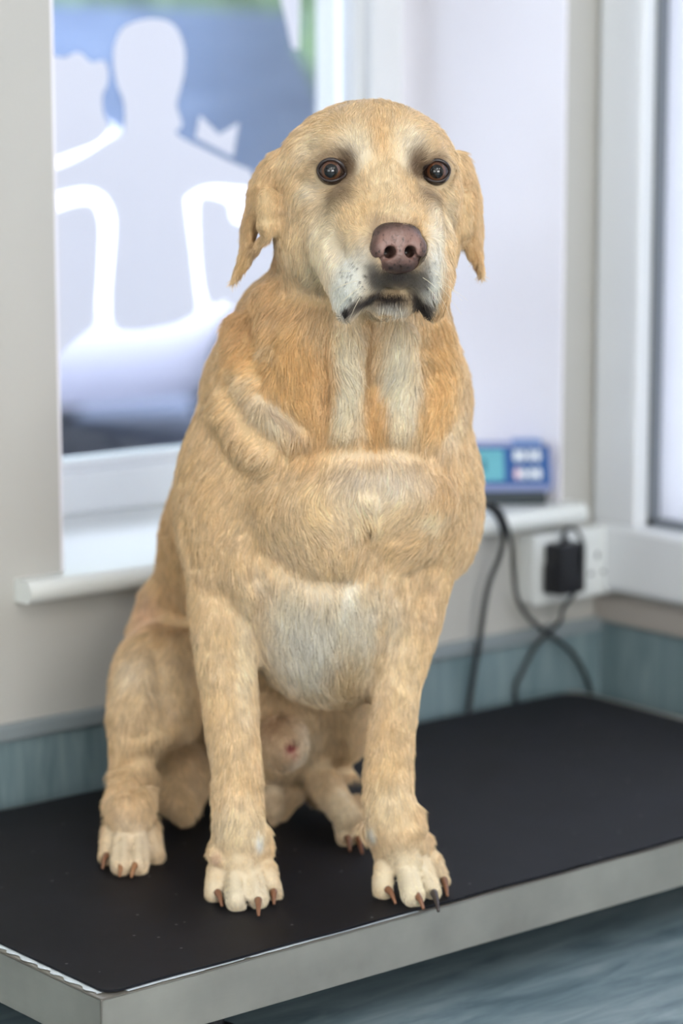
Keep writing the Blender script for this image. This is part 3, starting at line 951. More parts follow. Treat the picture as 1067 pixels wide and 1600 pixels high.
# ---- head, in its own frame (millimetres): x to the picture right, y up, z towards the nose
HO = G(583, 272, 2.160)
hf = np.array([-HF[0], -HF[1], 0.0])
hr = np.array([R_[0], R_[1], 0.0]); hr /= np.linalg.norm(hr)
ya = math.radians(11.0)
HZ = hf * math.cos(ya) + hr * math.sin(ya)
HX = hr * math.cos(ya) - hf * math.sin(ya)
HY = np.array([0, 0, 1.0])
HB = np.stack([HX, HY, HZ])
def H(x, y, z): return HO + (HX * x + HY * y + HZ * z) / 1000.0
def rotH(roll=0, pitch=0, yaw=0):
    B = HB.copy()
    for ang, i, j in ((roll, 0, 1), (pitch, 1, 2), (yaw, 2, 0)):
        a = math.radians(ang); c, s = math.cos(a), math.sin(a)
        bi, bj = B[i].copy(), B[j].copy()
        B[i] = c * bi + s * bj; B[j] = -s * bi + c * bj
    return B
def HE(x, y, z, rx, ry, rz, k=8, mirror=False, mode='add', **kw):
    for s in ((1, -1) if mirror else (1,)):
        kk = dict(kw)
        if s < 0:
            for q in ('roll', 'yaw'):
                if q in kk: kk[q] = -kk[q]
        FLD.ell(H(x * s, y, z), np.array((rx, ry, rz)) / 1000.0, rotH(**kk), k / 1000.0, mode)
def HC(pts, k=8, mirror=False, mode='add'):
    for s in ((1, -1) if mirror else (1,)):
        FLD.chain([(H(a[0] * s, a[1], a[2]), a[3] / 1000) for a in pts], k / 1000, mode)
HE(0, 8, -20, 74, 56, 76, 14)                               # skull
HE(0, 22, 10, 50, 38, 48, 14)                               # forehead
HE(30, 16, 30, 26, 22, 24, 12, True)                        # brows
HE(50, -48, -22, 34, 52, 52, 16, True)
HE(50, -12, -22, 30, 48, 44, 14, True)                       # cheek muscles
HE(0, -60, -10, 60, 52, 56, 16)
HE(46, -20, 12, 28, 30, 34, 14, True)                       # cheek bones
HC([(0, -4, 38, 30), (0, -30, 72, 25), (0, -44, 98, 21)], 10)           # bridge
HC([(22, -30, 48, 29), (20, -52, 84, 23)], 10, True)        # muzzle sides
HC([(18, -64, 101, 19), (30, -88, 84, 20), (35, -101, 74, 16), (36, -106, 72, 13)], 8, True)   # flews
HC([(34, -60, 40, 30), (34, -80, 60, 24)], 12, True)
HC([(0, -72, 0, 46), (0, -92, 40, 30), (0, -100, 70, 16)], 10)          # lower jaw
HC([(-11, -104, 76, 12), (11, -104, 76, 12)], 6)
HC([(0, -66, 106, 17), (0, -80, 101, 13)], 8)
# philtrum and the line of the mouth
HC([(0, -76, 122, 1.0), (0, -92, 113, 1.2)], 2, mode='sub')
HE(0, -58, 114, 21, 19, 14, 3, mode='sub')
HC([(0, -96, 105, 2.4), (13, -99, 100, 2.2), (24, -107, 88, 1.6)], 3, True, 'sub')
HE(0, -22, 52, 5, 16, 12, 8, mode='sub')
# groove of the forehead
HC([(0, 50, 46, 3), (0, 20, 66, 3)], 8, mode='sub')

EYES = []
for (ex, ey) in ((517, 267.5), (682, 268.5)):
    s = 1 if ex > 583 else -1
    t = surf(ex, ey)
    P = CAM + ray(ex, ey) * t
    q = HB @ (P - HO) * 1000
    HE(q[0] + 2 * s, q[1] + 1, q[2] - 9, 18, 15, 14, 7)                                  # orbit mass
    t = surf(ex, ey)
    ed = -ray(ex, ey)
    C = CAM + ray(ex, ey) * (t + 0.0085)
    q = HB @ (C - HO) * 1000
    EYES.append((C, ed / np.linalg.norm(ed)))
    FLD.ell(C + EYES[-1][1] * 0.008, np.array((11.6, 10.2, 14)) / 1000, CB, 0.003, 'sub')      # lid opening
    fold([(ex - 20, ey + 17, 3, 2), (ex - 2, ey + 25, 4, 3), (ex + 17, ey + 19, 3, 2)], 8, 'sub')
    fold([(ex - 20, ey - 14, 4, 3), (ex - 2, ey - 24, 5, 4), (ex + 18, ey - 15, 4, 3)], 10)
# ears: hanging leather, folded back
def EarP(px, py, g): return G(px, py, g)
def sheet(pts, k=4):
    """flattened chain: (px,py,g, half thickness px, half depth px, half height px, roll, yaw)"""
    for px, py, g, rx, ry, rz, ro, yw in pts:
        P = EarP(px, py, g); s = 1 / ppm(P)
        FLD.ell(P, (rx * s, ry * s, rz * s), rollB(ro, 0, yw), k * s, 'add')
# left ear of the picture
sheet([(432, 262, 2.180, 22, 34, 40, 30, 18), (412, 288, 2.190, 19, 38, 50, 20, 14), (397, 325, 2.19, 13, 46, 54, 8, 10),
       (388, 365, 2.19, 11, 40, 46, 6, 10), (380, 402, 2.18, 8, 28, 30, 14, 8), (371, 424, 2.175, 5, 15, 14, 22, 0)], 12)
sheet([(419, 320, 2.145, 19, 30, 24, 4, -15), (418, 348, 2.147, 18, 26, 22, -4, -15)], 5)
sheet([(391, 402, 2.165, 7, 22, 16, 24, 0), (402, 386, 2.16, 8, 20, 16, 34, 0), (414, 374, 2.155, 9, 12, 14, 50, 0)], 5)
fold([(399, 300, 4, 3), (398, 340, 5, 4), (402, 372, 5, 4)], 8, 'sub')
# right ear
sheet([(722, 262, 2.20, 15, 32, 40, -24, -18), (734, 294, 2.21, 13, 38, 50, -14, -14), (742, 332, 2.21, 10, 44, 52, -4, -10),
       (746, 372, 2.21, 8, 38, 42, 0, -10), (747, 402, 2.20, 8, 26, 24, -6, -8), (751, 419, 2.195, 4, 12, 12, -10, 0)], 10)
sheet([(731, 325, 2.17, 12, 34, 20, 0, 10), (729, 354, 2.17, 12, 24, 18, 4, 10), (735, 392, 2.185, 10, 24, 12, -24, 0)], 5)
fold([(744, 305, 3, 2.5), (743, 340, 4, 3), (741, 368, 4, 3)], 7, 'sub')

# ---- skin folds, placed on the surface found so far
fold([(545, 528, 30, 12), (540, 570, 38, 20), (536, 620, 36, 20), (532, 665, 28, 13), (528, 690, 18, 4)], 14)
fold([(624, 524, 28, 12), (626, 570, 34, 20), (628, 620, 34, 20), (624, 662, 28, 13), (622, 686, 18, 4)], 14)
fold([(586, 530, 12, 9), (583, 600, 13, 14), (580, 660, 11, 9), (578, 695, 8, 5)], 12, 'sub')
fold([(425, 470, 34, 12), (442, 530, 40, 16), (460, 600, 36, 14), (478, 668, 26, 8)], 20)
fold([(380, 520, 36, 4), (388, 590, 38, 5), (425, 650, 32, 4), (465, 690, 22, 3)], 22)
fold([(684, 520, 24, 10), (694, 580, 32, 14), (684, 640, 30, 12), (660, 685, 20, 6)], 20)
fold([(354, 640, 30, 6), (397, 696, 30, 9), (450, 722, 20, 4)], 26)
fold([(496, 530, 10, 8), (502, 620, 11, 11), (498, 700, 10, 8)], 14, 'sub')
fold([(664, 540, 9, 7), (662, 620, 10, 9), (658, 690, 9, 7)], 14, 'sub')
fold([(484, 710, 8, 6), (530, 704, 9, 7), (600, 701, 9, 7), (650, 704, 8, 5)], 18, 'sub')
fold([(405, 612, 5, 3), (440, 642, 7, 6), (478, 668, 6, 4)], 12, 'sub')
fold([(430, 500, 8, 5), (415, 560, 9, 7), (432, 610, 8, 5)], 20, 'sub')
fold([(350, 600, 7, 2), (372, 655, 9, 3), (420, 700, 8, 3)], 26, 'sub')
fold([(440, 720, 7, 4), (430, 770, 9, 6), (455, 830, 8, 4)], 30, 'sub')
fold([(690, 720, 7, 4), (705, 780, 9, 5), (690, 840, 8, 4)], 30, 'sub')
fold([(574, 785, 16, 8), (578, 820, 12, 8)], 16)
fold([(577, 834, 7, 6), (574, 865, 9, 9), (566, 905, 7, 4)], 20, 'sub')
fold([(400, 880, 8, 3), (470, 905, 9, 3), (540, 915, 8, 2)], 40, 'sub')
fold([(470, 790, 60, 10), (520, 840, 50, 8)], 40)
fold([(660, 780, 50, 10), (640, 830, 45, 8)], 40)
fold([(395, 905, 10, 8), (408, 930, 12, 10), (400, 960, 8, 5)], 18, 'sub')
fold([(632, 930, 8, 5), (645, 905, 8, 5)], 18, 'sub')
fold([(282, 745, 6, 4), (283, 830, 7, 5), (300, 880, 6, 4)], 14, 'sub')
fold([(170, 1196, 6, 4), (205, 1190, 8, 6), (240, 1172, 6, 4)], 10, 'sub')
fold([(178, 1232, 5, 4), (205, 1226, 7, 5), (235, 1216, 5, 4)], 10, 'sub')
fold([(245, 1010, 6, 3), (250, 1060, 8, 4), (245, 1120, 6, 3)], 24, 'sub')

for a_, b_ in (((352, 1340), (353, 1412)), ((376, 1336), (387, 1422)), ((400, 1340), (416, 1412)),
               ((612, 1334), (621, 1406)), ((636, 1330), (661, 1406)), ((658, 1330), (684, 1386)),
               ((187, 1284), (181, 1354)), ((206, 1282), (204, 1366)), ((224, 1284), (229, 1354)),
               ((534, 1262), (548, 1312)), ((547, 1256), (562, 1306))):
    _n = 6
    fold([(a_[0] + (b_[0] - a_[0]) * q / _n, a_[1] + (b_[1] - a_[1]) * q / _n, 3.6, 2.0 + 2.6 * min(1, q / 2)) for q in range(_n + 1)], 4, 'sub')

V, Fq = FLD.mesh()
V, Fq, comps = largest_component(V, Fq)
V = relax(V, Fq, 3)
V[:, 2] = np.maximum(V[:, 2], 0.0006)
N_ = vnormals(V, Fq)
del FLD.D
print('DOG verts', len(V), 'components', comps)

def project(P):
    d = P - CAM; z = d @ F_
    return np.stack([533.5 + F_PX * (d @ R_) / z, 800 - F_PX * (d @ U_) / z], 1), z
PXV, DEP = project(V)
front = (N_ @ F_) < 0.1
_pxf, _df, _Vf = PXV[front], DEP[front], V[front]
def anchor(px, py, rad=7):
    """surface point of the dog first met along a ray"""
    d2 = (_pxf[:, 0] - px) ** 2 + (_pxf[:, 1] - py) ** 2
    m = d2 < rad * rad
    if not m.any():
        return _Vf[np.argmin(d2)]
    i = np.flatnonzero(m)
    return _Vf[i[np.argmin(_df[i])]]
# ------------------------------------------------------------------ colour, length and lie of the coat, by place on the body
def blobs(P, table, base):
    """table rows: px, py, rx, ry, strength, value...; gaussian patches anchored on the body"""
    out = np.tile(np.asarray(base, float), (len(P), 1))
    for row in table:
        px, py, rx, ry, st = row[:5]; val = np.asarray(row[5], float)
        ang = math.radians(row[6]) if len(row) > 6 else 0.0
        A = anchor(px, py); s = 1 / ppm(A)
        d = P - A
        a = (d @ CB[0]) / s; b = -(d @ CB[1]) / s; c = (d @ CB[2]) / s
        a2 = a * math.cos(ang) + b * math.sin(ang); b2 = -a * math.sin(ang) + b * math.cos(ang)
        e = (a2 / rx) ** 2 + (b2 / ry) ** 2 + (c / (1.3 * max(rx, ry) + 25)) ** 2
        w = st * np.exp(-(e ** 1.5))
        out = out * (1 - w[:, None]) + val * w[:, None]
    return out
GOLD = (214, 176, 126); PALE = (232, 216, 184); CREAM = (226, 220, 200); DEEP = (196, 144, 84); DARK = (92, 76, 62)
WHITE = (228, 228, 216); GREY = (90, 84, 80); BROWN = (176, 134, 88); SAND = (222, 194, 148)
COLTAB = [
    # trunk
    (300, 850, 60, 200, .35, (204, 164, 112)), (250, 850, 40, 120, .8, (206, 160, 104)), (260, 940, 50, 60, .5, (206, 160, 108)),
    (222, 960, 26, 40, .6, (222, 172, 140)), (330, 700, 60, 90, .4, (212, 170, 116)),
    (410, 560, 90, 60, .85, (216, 160, 94)), (380, 500, 40, 60, .8, (202, 148, 90)), (470, 620, 40, 90, .85, (210, 154, 88), 0),
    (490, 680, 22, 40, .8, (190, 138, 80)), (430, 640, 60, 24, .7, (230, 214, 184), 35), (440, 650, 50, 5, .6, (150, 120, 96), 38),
    (375, 590, 30, 16, .5, (232, 212, 174), 40), (415, 545, 20, 14, .5, (232, 210, 172), 30),
    (455, 478, 46, 22, .7, (188, 138, 84)), (420, 450, 22, 40, .6, (190, 140, 86)), (694, 480, 14, 36, .7, (190, 140, 84)), (590, 510, 50, 14, .5, (170, 134, 92)), (470, 560, 22, 60, .5, (196, 144, 82)),  # dark golden neck, with shade under the jaw painted in
    (690, 560, 34, 70, .85, (218, 164, 98)), (690, 640, 30, 50, .7, (222, 164, 92)), (715, 670, 12, 50, .5, (234, 216, 184), 30),
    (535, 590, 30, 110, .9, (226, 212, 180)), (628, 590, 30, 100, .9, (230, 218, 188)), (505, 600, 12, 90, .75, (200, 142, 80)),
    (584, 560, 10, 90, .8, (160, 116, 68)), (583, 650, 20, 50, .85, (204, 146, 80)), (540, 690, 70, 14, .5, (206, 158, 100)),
    (604, 752, 70, 40, .8, (234, 216, 194)), (560, 790, 90, 40, .5, (236, 214, 172)), (690, 810, 22, 20, .6, (238, 220, 184)),
    (575, 835, 12, 30, .5, (184, 140, 92)), (460, 800, 70, 50, .35, (222, 190, 140)), (420, 780, 40, 30, .35, (200, 158, 108)),
    (700, 740, 26, 50, .5, (196, 154, 106)), (480, 860, 90, 40, .3, (218, 190, 148)),
    (505, 1025, 105, 90, .92, (206, 200, 184)), (560, 960, 80, 55, .55, (214, 206, 184)), (545, 925, 12, 34, .6, (236, 232, 218), 20),
    (450, 950, 40, 50, .7, (206, 198, 178)), (400, 905, 16, 24, .5, (206, 190, 166)),
    # fore legs
    (350, 1000, 50, 120, .35, SAND), (385, 1020, 14, 120, .5, (228, 210, 174)), (350, 1180, 50, 60, .3, (218, 188, 140)),
    (370, 1290, 55, 50, .6, (230, 212, 174)), (378, 1395, 95, 50, .9, (226, 210, 178)),
    (600, 1010, 14, 70, .6, (196, 158, 108)), (640, 1050, 30, 110, .4, (226, 200, 154)), (605, 1190, 40, 40, .3, (214, 178, 124)),
    (610, 1250, 40, 40, .5, (230, 212, 172)), (645, 1378, 95, 55, .9, (228, 213, 180)), (335, 1336, 8, 10, .7, (180, 140, 110)),
    (411, 1312, 8, 16, .9, (240, 236, 224)), (572, 1300, 8, 18, .9, (240, 236, 224)),
    # hind legs
    (230, 1060, 60, 70, .5, (214, 188, 148)), (200, 1040, 26, 26, .5, (226, 206, 176)), (215, 1160, 60, 60, .4, (198, 164, 116)),
    (205, 1320, 60, 50, .8, (224, 204, 172)), (245, 1120, 20, 60, .4, (196, 164, 120)),
    (545, 1080, 40, 90, .8, (184, 148, 100)), (505, 1180, 30, 50, .5, (200, 170, 128)), (525, 1270, 40, 50, .7, (220, 200, 164)),
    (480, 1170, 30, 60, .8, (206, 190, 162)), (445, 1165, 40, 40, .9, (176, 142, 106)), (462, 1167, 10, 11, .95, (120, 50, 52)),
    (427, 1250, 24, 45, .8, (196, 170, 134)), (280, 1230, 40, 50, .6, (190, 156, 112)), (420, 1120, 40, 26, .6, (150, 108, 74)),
    # head
    (590, 220, 130, 80, .35, SAND), (595, 200, 16, 55, .75, (216, 170, 112)), (590, 165, 50, 20, .5, (222, 182, 128)),
    (548, 235, 30, 38, .8, (232, 218, 190)), (648, 230, 24, 36, .8, (232, 218, 190)), (480, 225, 30, 30, .5, (234, 216, 184)),
    (600, 280, 28, 40, .5, (230, 208, 168)), (455, 290, 24, 34, .5, (222, 186, 136)), (478, 300, 22, 18, .6, (236, 224, 198)),
    (470, 390, 46, 70, .6, (232, 200, 152)), (500, 370, 26, 60, .7, (232, 220, 192)), (490, 430, 26, 34, .5, (226, 206, 170)),  # cheek lightened in colour to make up for weak side light
    (555, 350, 26, 50, .6, (224, 188, 134)), (570, 320, 20, 30, .4, (220, 180, 124)), (622, 325, 40, 16, .6, (228, 204, 162)),
    (665, 340, 18, 30, .5, (220, 182, 128)), (690, 350, 18, 60, .6, (232, 220, 194)), (705, 330, 14, 40, .5, (226, 208, 172)),
    # muzzle
    (540, 440, 36, 56, .97, (238, 238, 228)), (680, 430, 16, 60, .9, (232, 230, 220)), (530, 470, 22, 28, .9, WHITE), (672, 460, 16, 30, .8, WHITE),
    (562, 395, 14, 26, .6, (190, 184, 172)), (583, 428, 13, 22, .8, (96, 92, 88)), (620, 437, 36, 18, .95, (58, 54, 54)),
    (594, 450, 18, 15, .85, (80, 76, 72)), (652, 448, 20, 24, .8, (88, 84, 80)), (668, 420, 8, 26, .6, (110, 104, 98)),
    (555, 484, 24, 8, .85, (90, 80, 74), -35), (537, 493, 10, 8, .95, (34, 30, 32)), (660, 484, 14, 14, .85, (92, 82, 74)),
    (658, 489, 10, 7, .9, (36, 32, 34)), (612, 481, 34, 6, .9, (126, 118, 110)), (614, 489, 34, 5, .8, (200, 194, 182)),
    (616, 467, 34, 8, .97, (26, 22, 24)), (580, 474, 22, 5, .85, (50, 44, 44), -35), (650, 476, 16, 6, .85, (50, 44, 44), 55), (580, 360, 10, 26, .5, (120, 100, 84)), (622, 346, 40, 7, .5, (160, 130, 104)),
    (675, 465, 4, 3, .9, (150, 100, 84)),
    (402, 340, 5, 36, .7, (130, 98, 64)),  # shade of the ear groove, painted as dark coat
    # eyes
    (517, 268, 27, 24, .95, (78, 62, 50)), (682, 269, 23, 23, .95, (76, 60, 50)), (544, 262, 21, 29, .95, (88, 70, 54)),
    (540, 285, 17, 20, .5, (132, 108, 82)), (524, 302, 30, 22, .75, (118, 96, 72)), (515, 320, 20, 18, .35, (150, 130, 100)), (656, 262, 18, 29, .93, (88, 70, 54)),
    (676, 300, 22, 20, .72, (116, 94, 72)), (530, 240, 20, 8, .5, (150, 126, 98)), (668, 240, 18, 8, .5, (150, 126, 98)),
    # ears
    (400, 300, 24, 60, .6, (206, 162, 106)), (388, 370, 12, 50, .7, (178, 134, 84)), (375, 415, 10, 24, .7, (196, 150, 92)),
    (415, 330, 16, 36, .7, (222, 190, 140)), (398, 398, 12, 14, .8, (150, 116, 80)), (440, 250, 12, 20, .5, (232, 206, 166)),
    (745, 330, 8, 60, .7, (196, 150, 96)), (748, 400, 10, 34, .8, (176, 130, 78)), (730, 340, 10, 30, .6, (222, 190, 140)),
]
for k_ in range(26):
    r1, r2 = ((k_ * 0.618) % 1.0), ((k_ * 0.414 + 0.13) % 1.0)
    if k_ < 18: COLTAB.append((528 + 42 * r1 + 8 * r2, 412 + 62 * r2, 2.2, 1.8, .75, (70, 66, 62)))
    else: COLTAB.append((664 + 16 * r1, 418 + 60 * r2, 2.0, 1.8, .7, (80, 74, 68)))
# length of the hair in millimetres
LENTAB = [(590, 300, 190, 190, .9, (7.0,)), (620, 430, 75, 75, .95, (2.8,)), (560, 450, 60, 50, .9, (2.8,)), (517, 268, 34, 30, .9, (3.2,)), (682, 268, 28, 30, .9, (3.2,)),
    (440, 560, 120, 100, .8, (17,)), (680, 580, 60, 100, .8, (16,)), (583, 600, 60, 100, .7, (15,)), (560, 760, 120, 80, .6, (15,)),
    (520, 1000, 110, 110, .9, (17,)), (358, 1060, 55, 150, .8, (8,)), (620, 1090, 55, 150, .8, (8,)),
    (374, 1370, 95, 85, .98, (2.6,)), (640, 1360, 95, 85, .98, (2.6,)), (205, 1320, 75, 60, .98, (2.8,)), (535, 1280, 60, 60, .95, (4.5,)),
    (400, 340, 45, 120, .97, (4,)), (745, 340, 28, 120, .97, (4,)), (445, 1165, 45, 45, .9, (5,)), (427, 1250, 30, 50, .9, (6,)), (553, 1170, 14, 20, .8, (16,))]
# lie of the hair: picture direction (dx, dy) at anchors
FLOW = [(595, 330, 0, -1), (600, 260, 0, -1), (590, 200, 0, -1), (540, 330, -.6, -.8), (660, 330, .5, -.8), (500, 220, -.8, -.5), (680, 210, .8, -.5), (590, 165, 0, -1),
    (500, 300, -1, .1), (700, 300, .9, .3), (480, 360, -.8, .6), (460, 400, -.5, .9), (500, 440, -.4, .9), (550, 400, -.9, .5), (540, 450, -.5, .9), (580, 430, -.6, .8), (650, 430, .5, .9), (680, 420, .6, .8), (620, 440, 0, 1), (615, 480, 0, 1),
    (440, 280, -.6, .8), (395, 330, -.2, 1), (375, 410, -.3, 1), (415, 330, 0, 1), (745, 330, .2, 1), (750, 410, .1, 1),
    (430, 480, -.5, .9), (370, 500, -.6, .8), (400, 560, -.9, .3), (370, 620, -.8, .6), (450, 600, .3, .9), (480, 660, .2, 1), (440, 640, .6, .8),
    (535, 520, .1, 1), (540, 580, .5, .9), (530, 650, -.2, 1), (630, 540, -.1, 1), (620, 600, -.5, .9), (635, 660, .2, 1), (583, 620, 0, 1),
    (690, 560, .6, .8), (700, 620, -.3, .9), (700, 680, -.6, .9), (740, 640, .3, 1),
    (600, 730, 0, 1), (540, 730, -.6, .8), (660, 740, .4, .9), (470, 740, -.8, .7), (560, 790, .3, 1), (620, 800, -.8, .7), (575, 830, 0, 1), (500, 820, .7, .7), (450, 850, .3, 1), (650, 840, -.8, .5),
    (400, 740, -.8, .6), (330, 740, -.7, .8), (300, 820, -.4, .9), (360, 820, -.5, .9), (700, 760, -.3, 1), (735, 780, .2, 1), (700, 840, -.4, .9),
    (250, 850, -.2, 1), (260, 930, 0, 1), (400, 900, .2, 1), (540, 880, 0, 1), (500, 960, -.1, 1), (580, 960, .3, .9), (540, 930, .2, 1), (500, 1060, -.1, 1), (560, 1050, .2, 1),
    (350, 1000, 0, 1), (390, 1000, .2, 1), (360, 1150, 0, 1), (370, 1280, 0, 1), (370, 1380, 0, 1), (640, 1000, -.1, 1), (610, 1150, -.1, 1), (615, 1260, .1, 1), (650, 1380, .4, 1),
    (230, 1040, -.2, 1), (220, 1130, -.1, 1), (205, 1230, 0, 1), (205, 1330, 0, 1), (545, 1080, .2, 1), (510, 1190, 0, 1), (540, 1290, .5, .9), (445, 1160, 0, 1), (280, 1230, 0, 1)]
FA = np.array([anchor(a, b) for a, b, _, _ in FLOW])
FV = np.array([CB[0] * c - CB[1] * d for _, _, c, d in FLOW]); FV /= np.linalg.norm(FV, axis=1, keepdims=True)
def coat_color(P):
    c = blobs(P, COLTAB, GOLD)
    return c
def coat_lin(P):
    c = s2l(np.clip(coat_color(P), 0, 255))
    lum = c @ np.array([0.3, 0.6, 0.1])
    t = np.clip((lum - 0.06) / 0.24, 0, 1)[:, None]; t = t * t * (3 - 2 * t)
    return c * 0.9 * (1 - t) + c ** 0.72 * t
def coat_len(P): return blobs(P, LENTAB, (11.5,))[:, 0]
def coat_flow(P, Nn):
    out = np.zeros_like(P)
    for i in range(0, len(P), 20000):
        d2 = ((P[i:i + 20000, None, :] - FA[None]) ** 2).sum(2) + 1e-5
        w = 1 / d2 ** 1.6
        w /= w.sum(1, keepdims=True)
        out[i:i + 20000] = w @ FV
    out -= Nn * (out * Nn).sum(1, keepdims=True)
    return out / (np.linalg.norm(out, axis=1, keepdims=True) + 1e-9)

def attr_mat(name, rough, spec, mul=1.0, sheen=0.0):
    m, n, l, p = new_mat(name)
    at = n.new('ShaderNodeAttribute'); at.attribute_name = 'coat'
    if mul != 1.0:
        v = n.new('ShaderNodeVectorMath'); v.operation = 'SCALE'; v.inputs['Scale'].default_value = mul
        l.new(at.outputs['Color'], v.inputs[0]); l.new(v.outputs[0], p.inputs['Base Color'])
    else:
        l.new(at.outputs['Color'], p.inputs['Base Color'])
    p.inputs['Roughness'].default_value = rough
    p.inputs['Specular IOR Level'].default_value = spec
    return m
m_skin = attr_mat('dog_skin', 0.8, 0.1, 0.85)
m_fur = attr_mat('dog_fur', 0.5, 0.35)

base = G(450, 1250, 2.30); base[2] = 0.0
dog = empty('dog', tuple(base))
tag(dog, 'large yellow labrador type dog sitting on the black rubber mat', 'dog')
SHR = 0.17 * coat_len(V)[:, None] / 1000
VS = V
V = V - N_ * SHR                                # the skin lies below the surface of the coat
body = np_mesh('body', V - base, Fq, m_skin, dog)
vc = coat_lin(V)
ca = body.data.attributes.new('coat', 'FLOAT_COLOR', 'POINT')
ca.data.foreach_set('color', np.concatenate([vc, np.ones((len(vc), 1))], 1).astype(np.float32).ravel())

# strands
def make_strands(name, roots, pts, radii, cols, mat, parent):
    """pts (n,k,3) radii (n,k)"""
    n_, k_ = pts.shape[:2]
    hc = bpy.data.hair_curves.new(name)
    hc.add_curves([k_] * n_)
    hc.attributes['position'].data.foreach_set('vector', pts.reshape(-1, 3).astype(np.float32).ravel())
    ra = hc.attributes.get('radius') or hc.attributes.new('radius', 'FLOAT', 'POINT')
    ra.data.foreach_set('value', radii.astype(np.float32).ravel())
    c_ = hc.attributes.new('coat', 'FLOAT_COLOR', 'CURVE')
    c_.data.foreach_set('color', np.concatenate([cols, np.ones((n_, 1))], 1).astype(np.float32).ravel())
    hc.materials.append(mat)
    o = bpy.data.objects.new(name, hc); COL.objects.link(o); o.parent = parent
    return o
NS = 560000
T1 = np.concatenate([Fq[:, [0, 1, 2]], Fq[:, [0, 2, 3]]])
cr_ = np.cross(V[T1[:, 1]] - V[T1[:, 0]], V[T1[:, 2]] - V[T1[:, 0]])
area = np.linalg.norm(cr_, axis=1) / 2
cen = V[T1].mean(1)
lv = coat_len(cen)
wt = area * np.clip((11.0 / lv), 0.8, 2.6)         # short hair stands closer
pk = rng.choice(len(T1), NS, p=wt / wt.sum())
u_, v_ = rng.random(NS), rng.random(NS); fl = u_ + v_ > 1; u_[fl] = 1 - u_[fl]; v_[fl] = 1 - v_[fl]
tri = T1[pk]
Pr = V[tri[:, 0]] * (1 - u_ - v_)[:, None] + V[tri[:, 1]] * u_[:, None] + V[tri[:, 2]] * v_[:, None]
Nr = N_[tri[:, 0]] * (1 - u_ - v_)[:, None] + N_[tri[:, 1]] * u_[:, None] + N_[tri[:, 2]] * v_[:, None]
Nr /= np.linalg.norm(Nr, axis=1, keepdims=True)
keep = (Pr[:, 2] > 0.002)
for (C_, e_d) in EYES:                                        # bare rims of the eyes
    d_ = Pr - C_
    keep &= ~((np.linalg.norm(d_, axis=1) < 0.0135))
NC = H(-3, -57, 104)
qn = (Pr - NC) @ HB.T * 1000
keep &= ~(((qn[:, 0] / 23) ** 2 + ((qn[:, 1]) / 20) ** 2 + (qn[:, 2] / 20) ** 2) < 1)
tp = anchor(462, 1167); keep &= np.linalg.norm(Pr - tp, axis=1) > 0.006
Pr, Nr = Pr[keep], Nr[keep]
n_ = len(Pr)
Fl = coat_flow(Pr, Nr)
Le = coat_len(Pr) / 1000 * (0.75 + 0.5 * rng.random(n_))
# tufts: a slowly varying turn of the lie
def vecnoise(P, sc, seed): return np.stack([vnoise(P, sc, seed + i) for i in range(3)], 1)
Fl = Fl + 0.30 * vecnoise(Pr, 55, 1) + 0.26 * vecnoise(Pr, 170, 5) + 0.13 * rng.normal(size=(n_, 3))
Fl -= Nr * (Fl * Nr).sum(1, keepdims=True)
Fl /= np.linalg.norm(Fl, axis=1, keepdims=True)
# hair tips draw together into small locks
lift = 0.20 + 0.09 * vnoise(Pr, 90, 11) + 0.06 * rng.normal(size=n_)
ts = np.array([0.0, 0.33, 0.66, 1.0])
K_ = len(ts)
pts = np.zeros((n_, K_, 3))
grav = np.array([0, 0, -0.10])
lock = vecnoise(Pr, 260, 21) * 0.16
for i, t in enumerate(ts):
    pts[:, i] = Pr + Le[:, None] * (Fl * (t * (0.72 + 0.26 * t)) + Nr * (lift * (1.35 * t - 0.75 * t * t))[:, None] + lock * t * t + grav * t * t) - Nr * (0.0008 * (1 - t))
pts[:, :, 2] = np.maximum(pts[:, :, 2], 0.0006)
rad = np.array([1.0, 0.9, 0.65, 0.15])[None, :] * (0.00019 + 0.00007 * rng.random(n_))[:, None]
rad *= np.clip(Le / 0.009, 0.62, 1.25)[:, None]
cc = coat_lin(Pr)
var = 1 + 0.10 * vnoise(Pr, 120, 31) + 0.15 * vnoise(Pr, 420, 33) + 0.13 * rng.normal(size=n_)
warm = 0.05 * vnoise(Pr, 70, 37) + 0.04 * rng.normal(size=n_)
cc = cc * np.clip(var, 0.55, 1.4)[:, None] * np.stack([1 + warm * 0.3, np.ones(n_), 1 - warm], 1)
# dark roots of the whiskers on the muzzle
cc = np.clip(cc, 0.004, 0.95)
fur = make_strands('fur_coat', None, pts - base, rad, cc, m_fur, dog)
fur['kind'] = 'stuff'
print('strands', n_)

# whiskers
wp = []
for (px, py, dx, dy, ln) in [(685, 425, 1.0, .5, 38), (686, 440, 1.0, .7, 48), (687, 452, .9, .9, 52), (686, 462, .6, 1.0, 44), (684, 432, 1.0, .2, 30), (688, 445, 1.0, .35, 55),
        (560, 455, -1, .5, 40), (548, 462, -.9, .7, 46), (540, 445, -1, .3, 36), (552, 440, -1, .15, 34), (566, 470, -.6, 1, 40), (600, 486, -.2, 1, 28), (625, 487, .2, 1, 30),
        (670, 455, .8, .9, 40), (662, 440, .8, .5, 36), (545, 428, -1, -.1, 26), (689, 418, 1, .1, 22)]:
    A = anchor(px, py)
    d_ = CB[0] * dx - CB[1] * dy - CB[2] * 0.5; d_ /= np.linalg.norm(d_)
    L_ = ln / 1850
    wp.append([A + d_ * L_ * t + np.array([0, 0, -0.25]) * L_ * t * t for t in np.linspace(0, 1, 6)])
wp = np.array(wp)
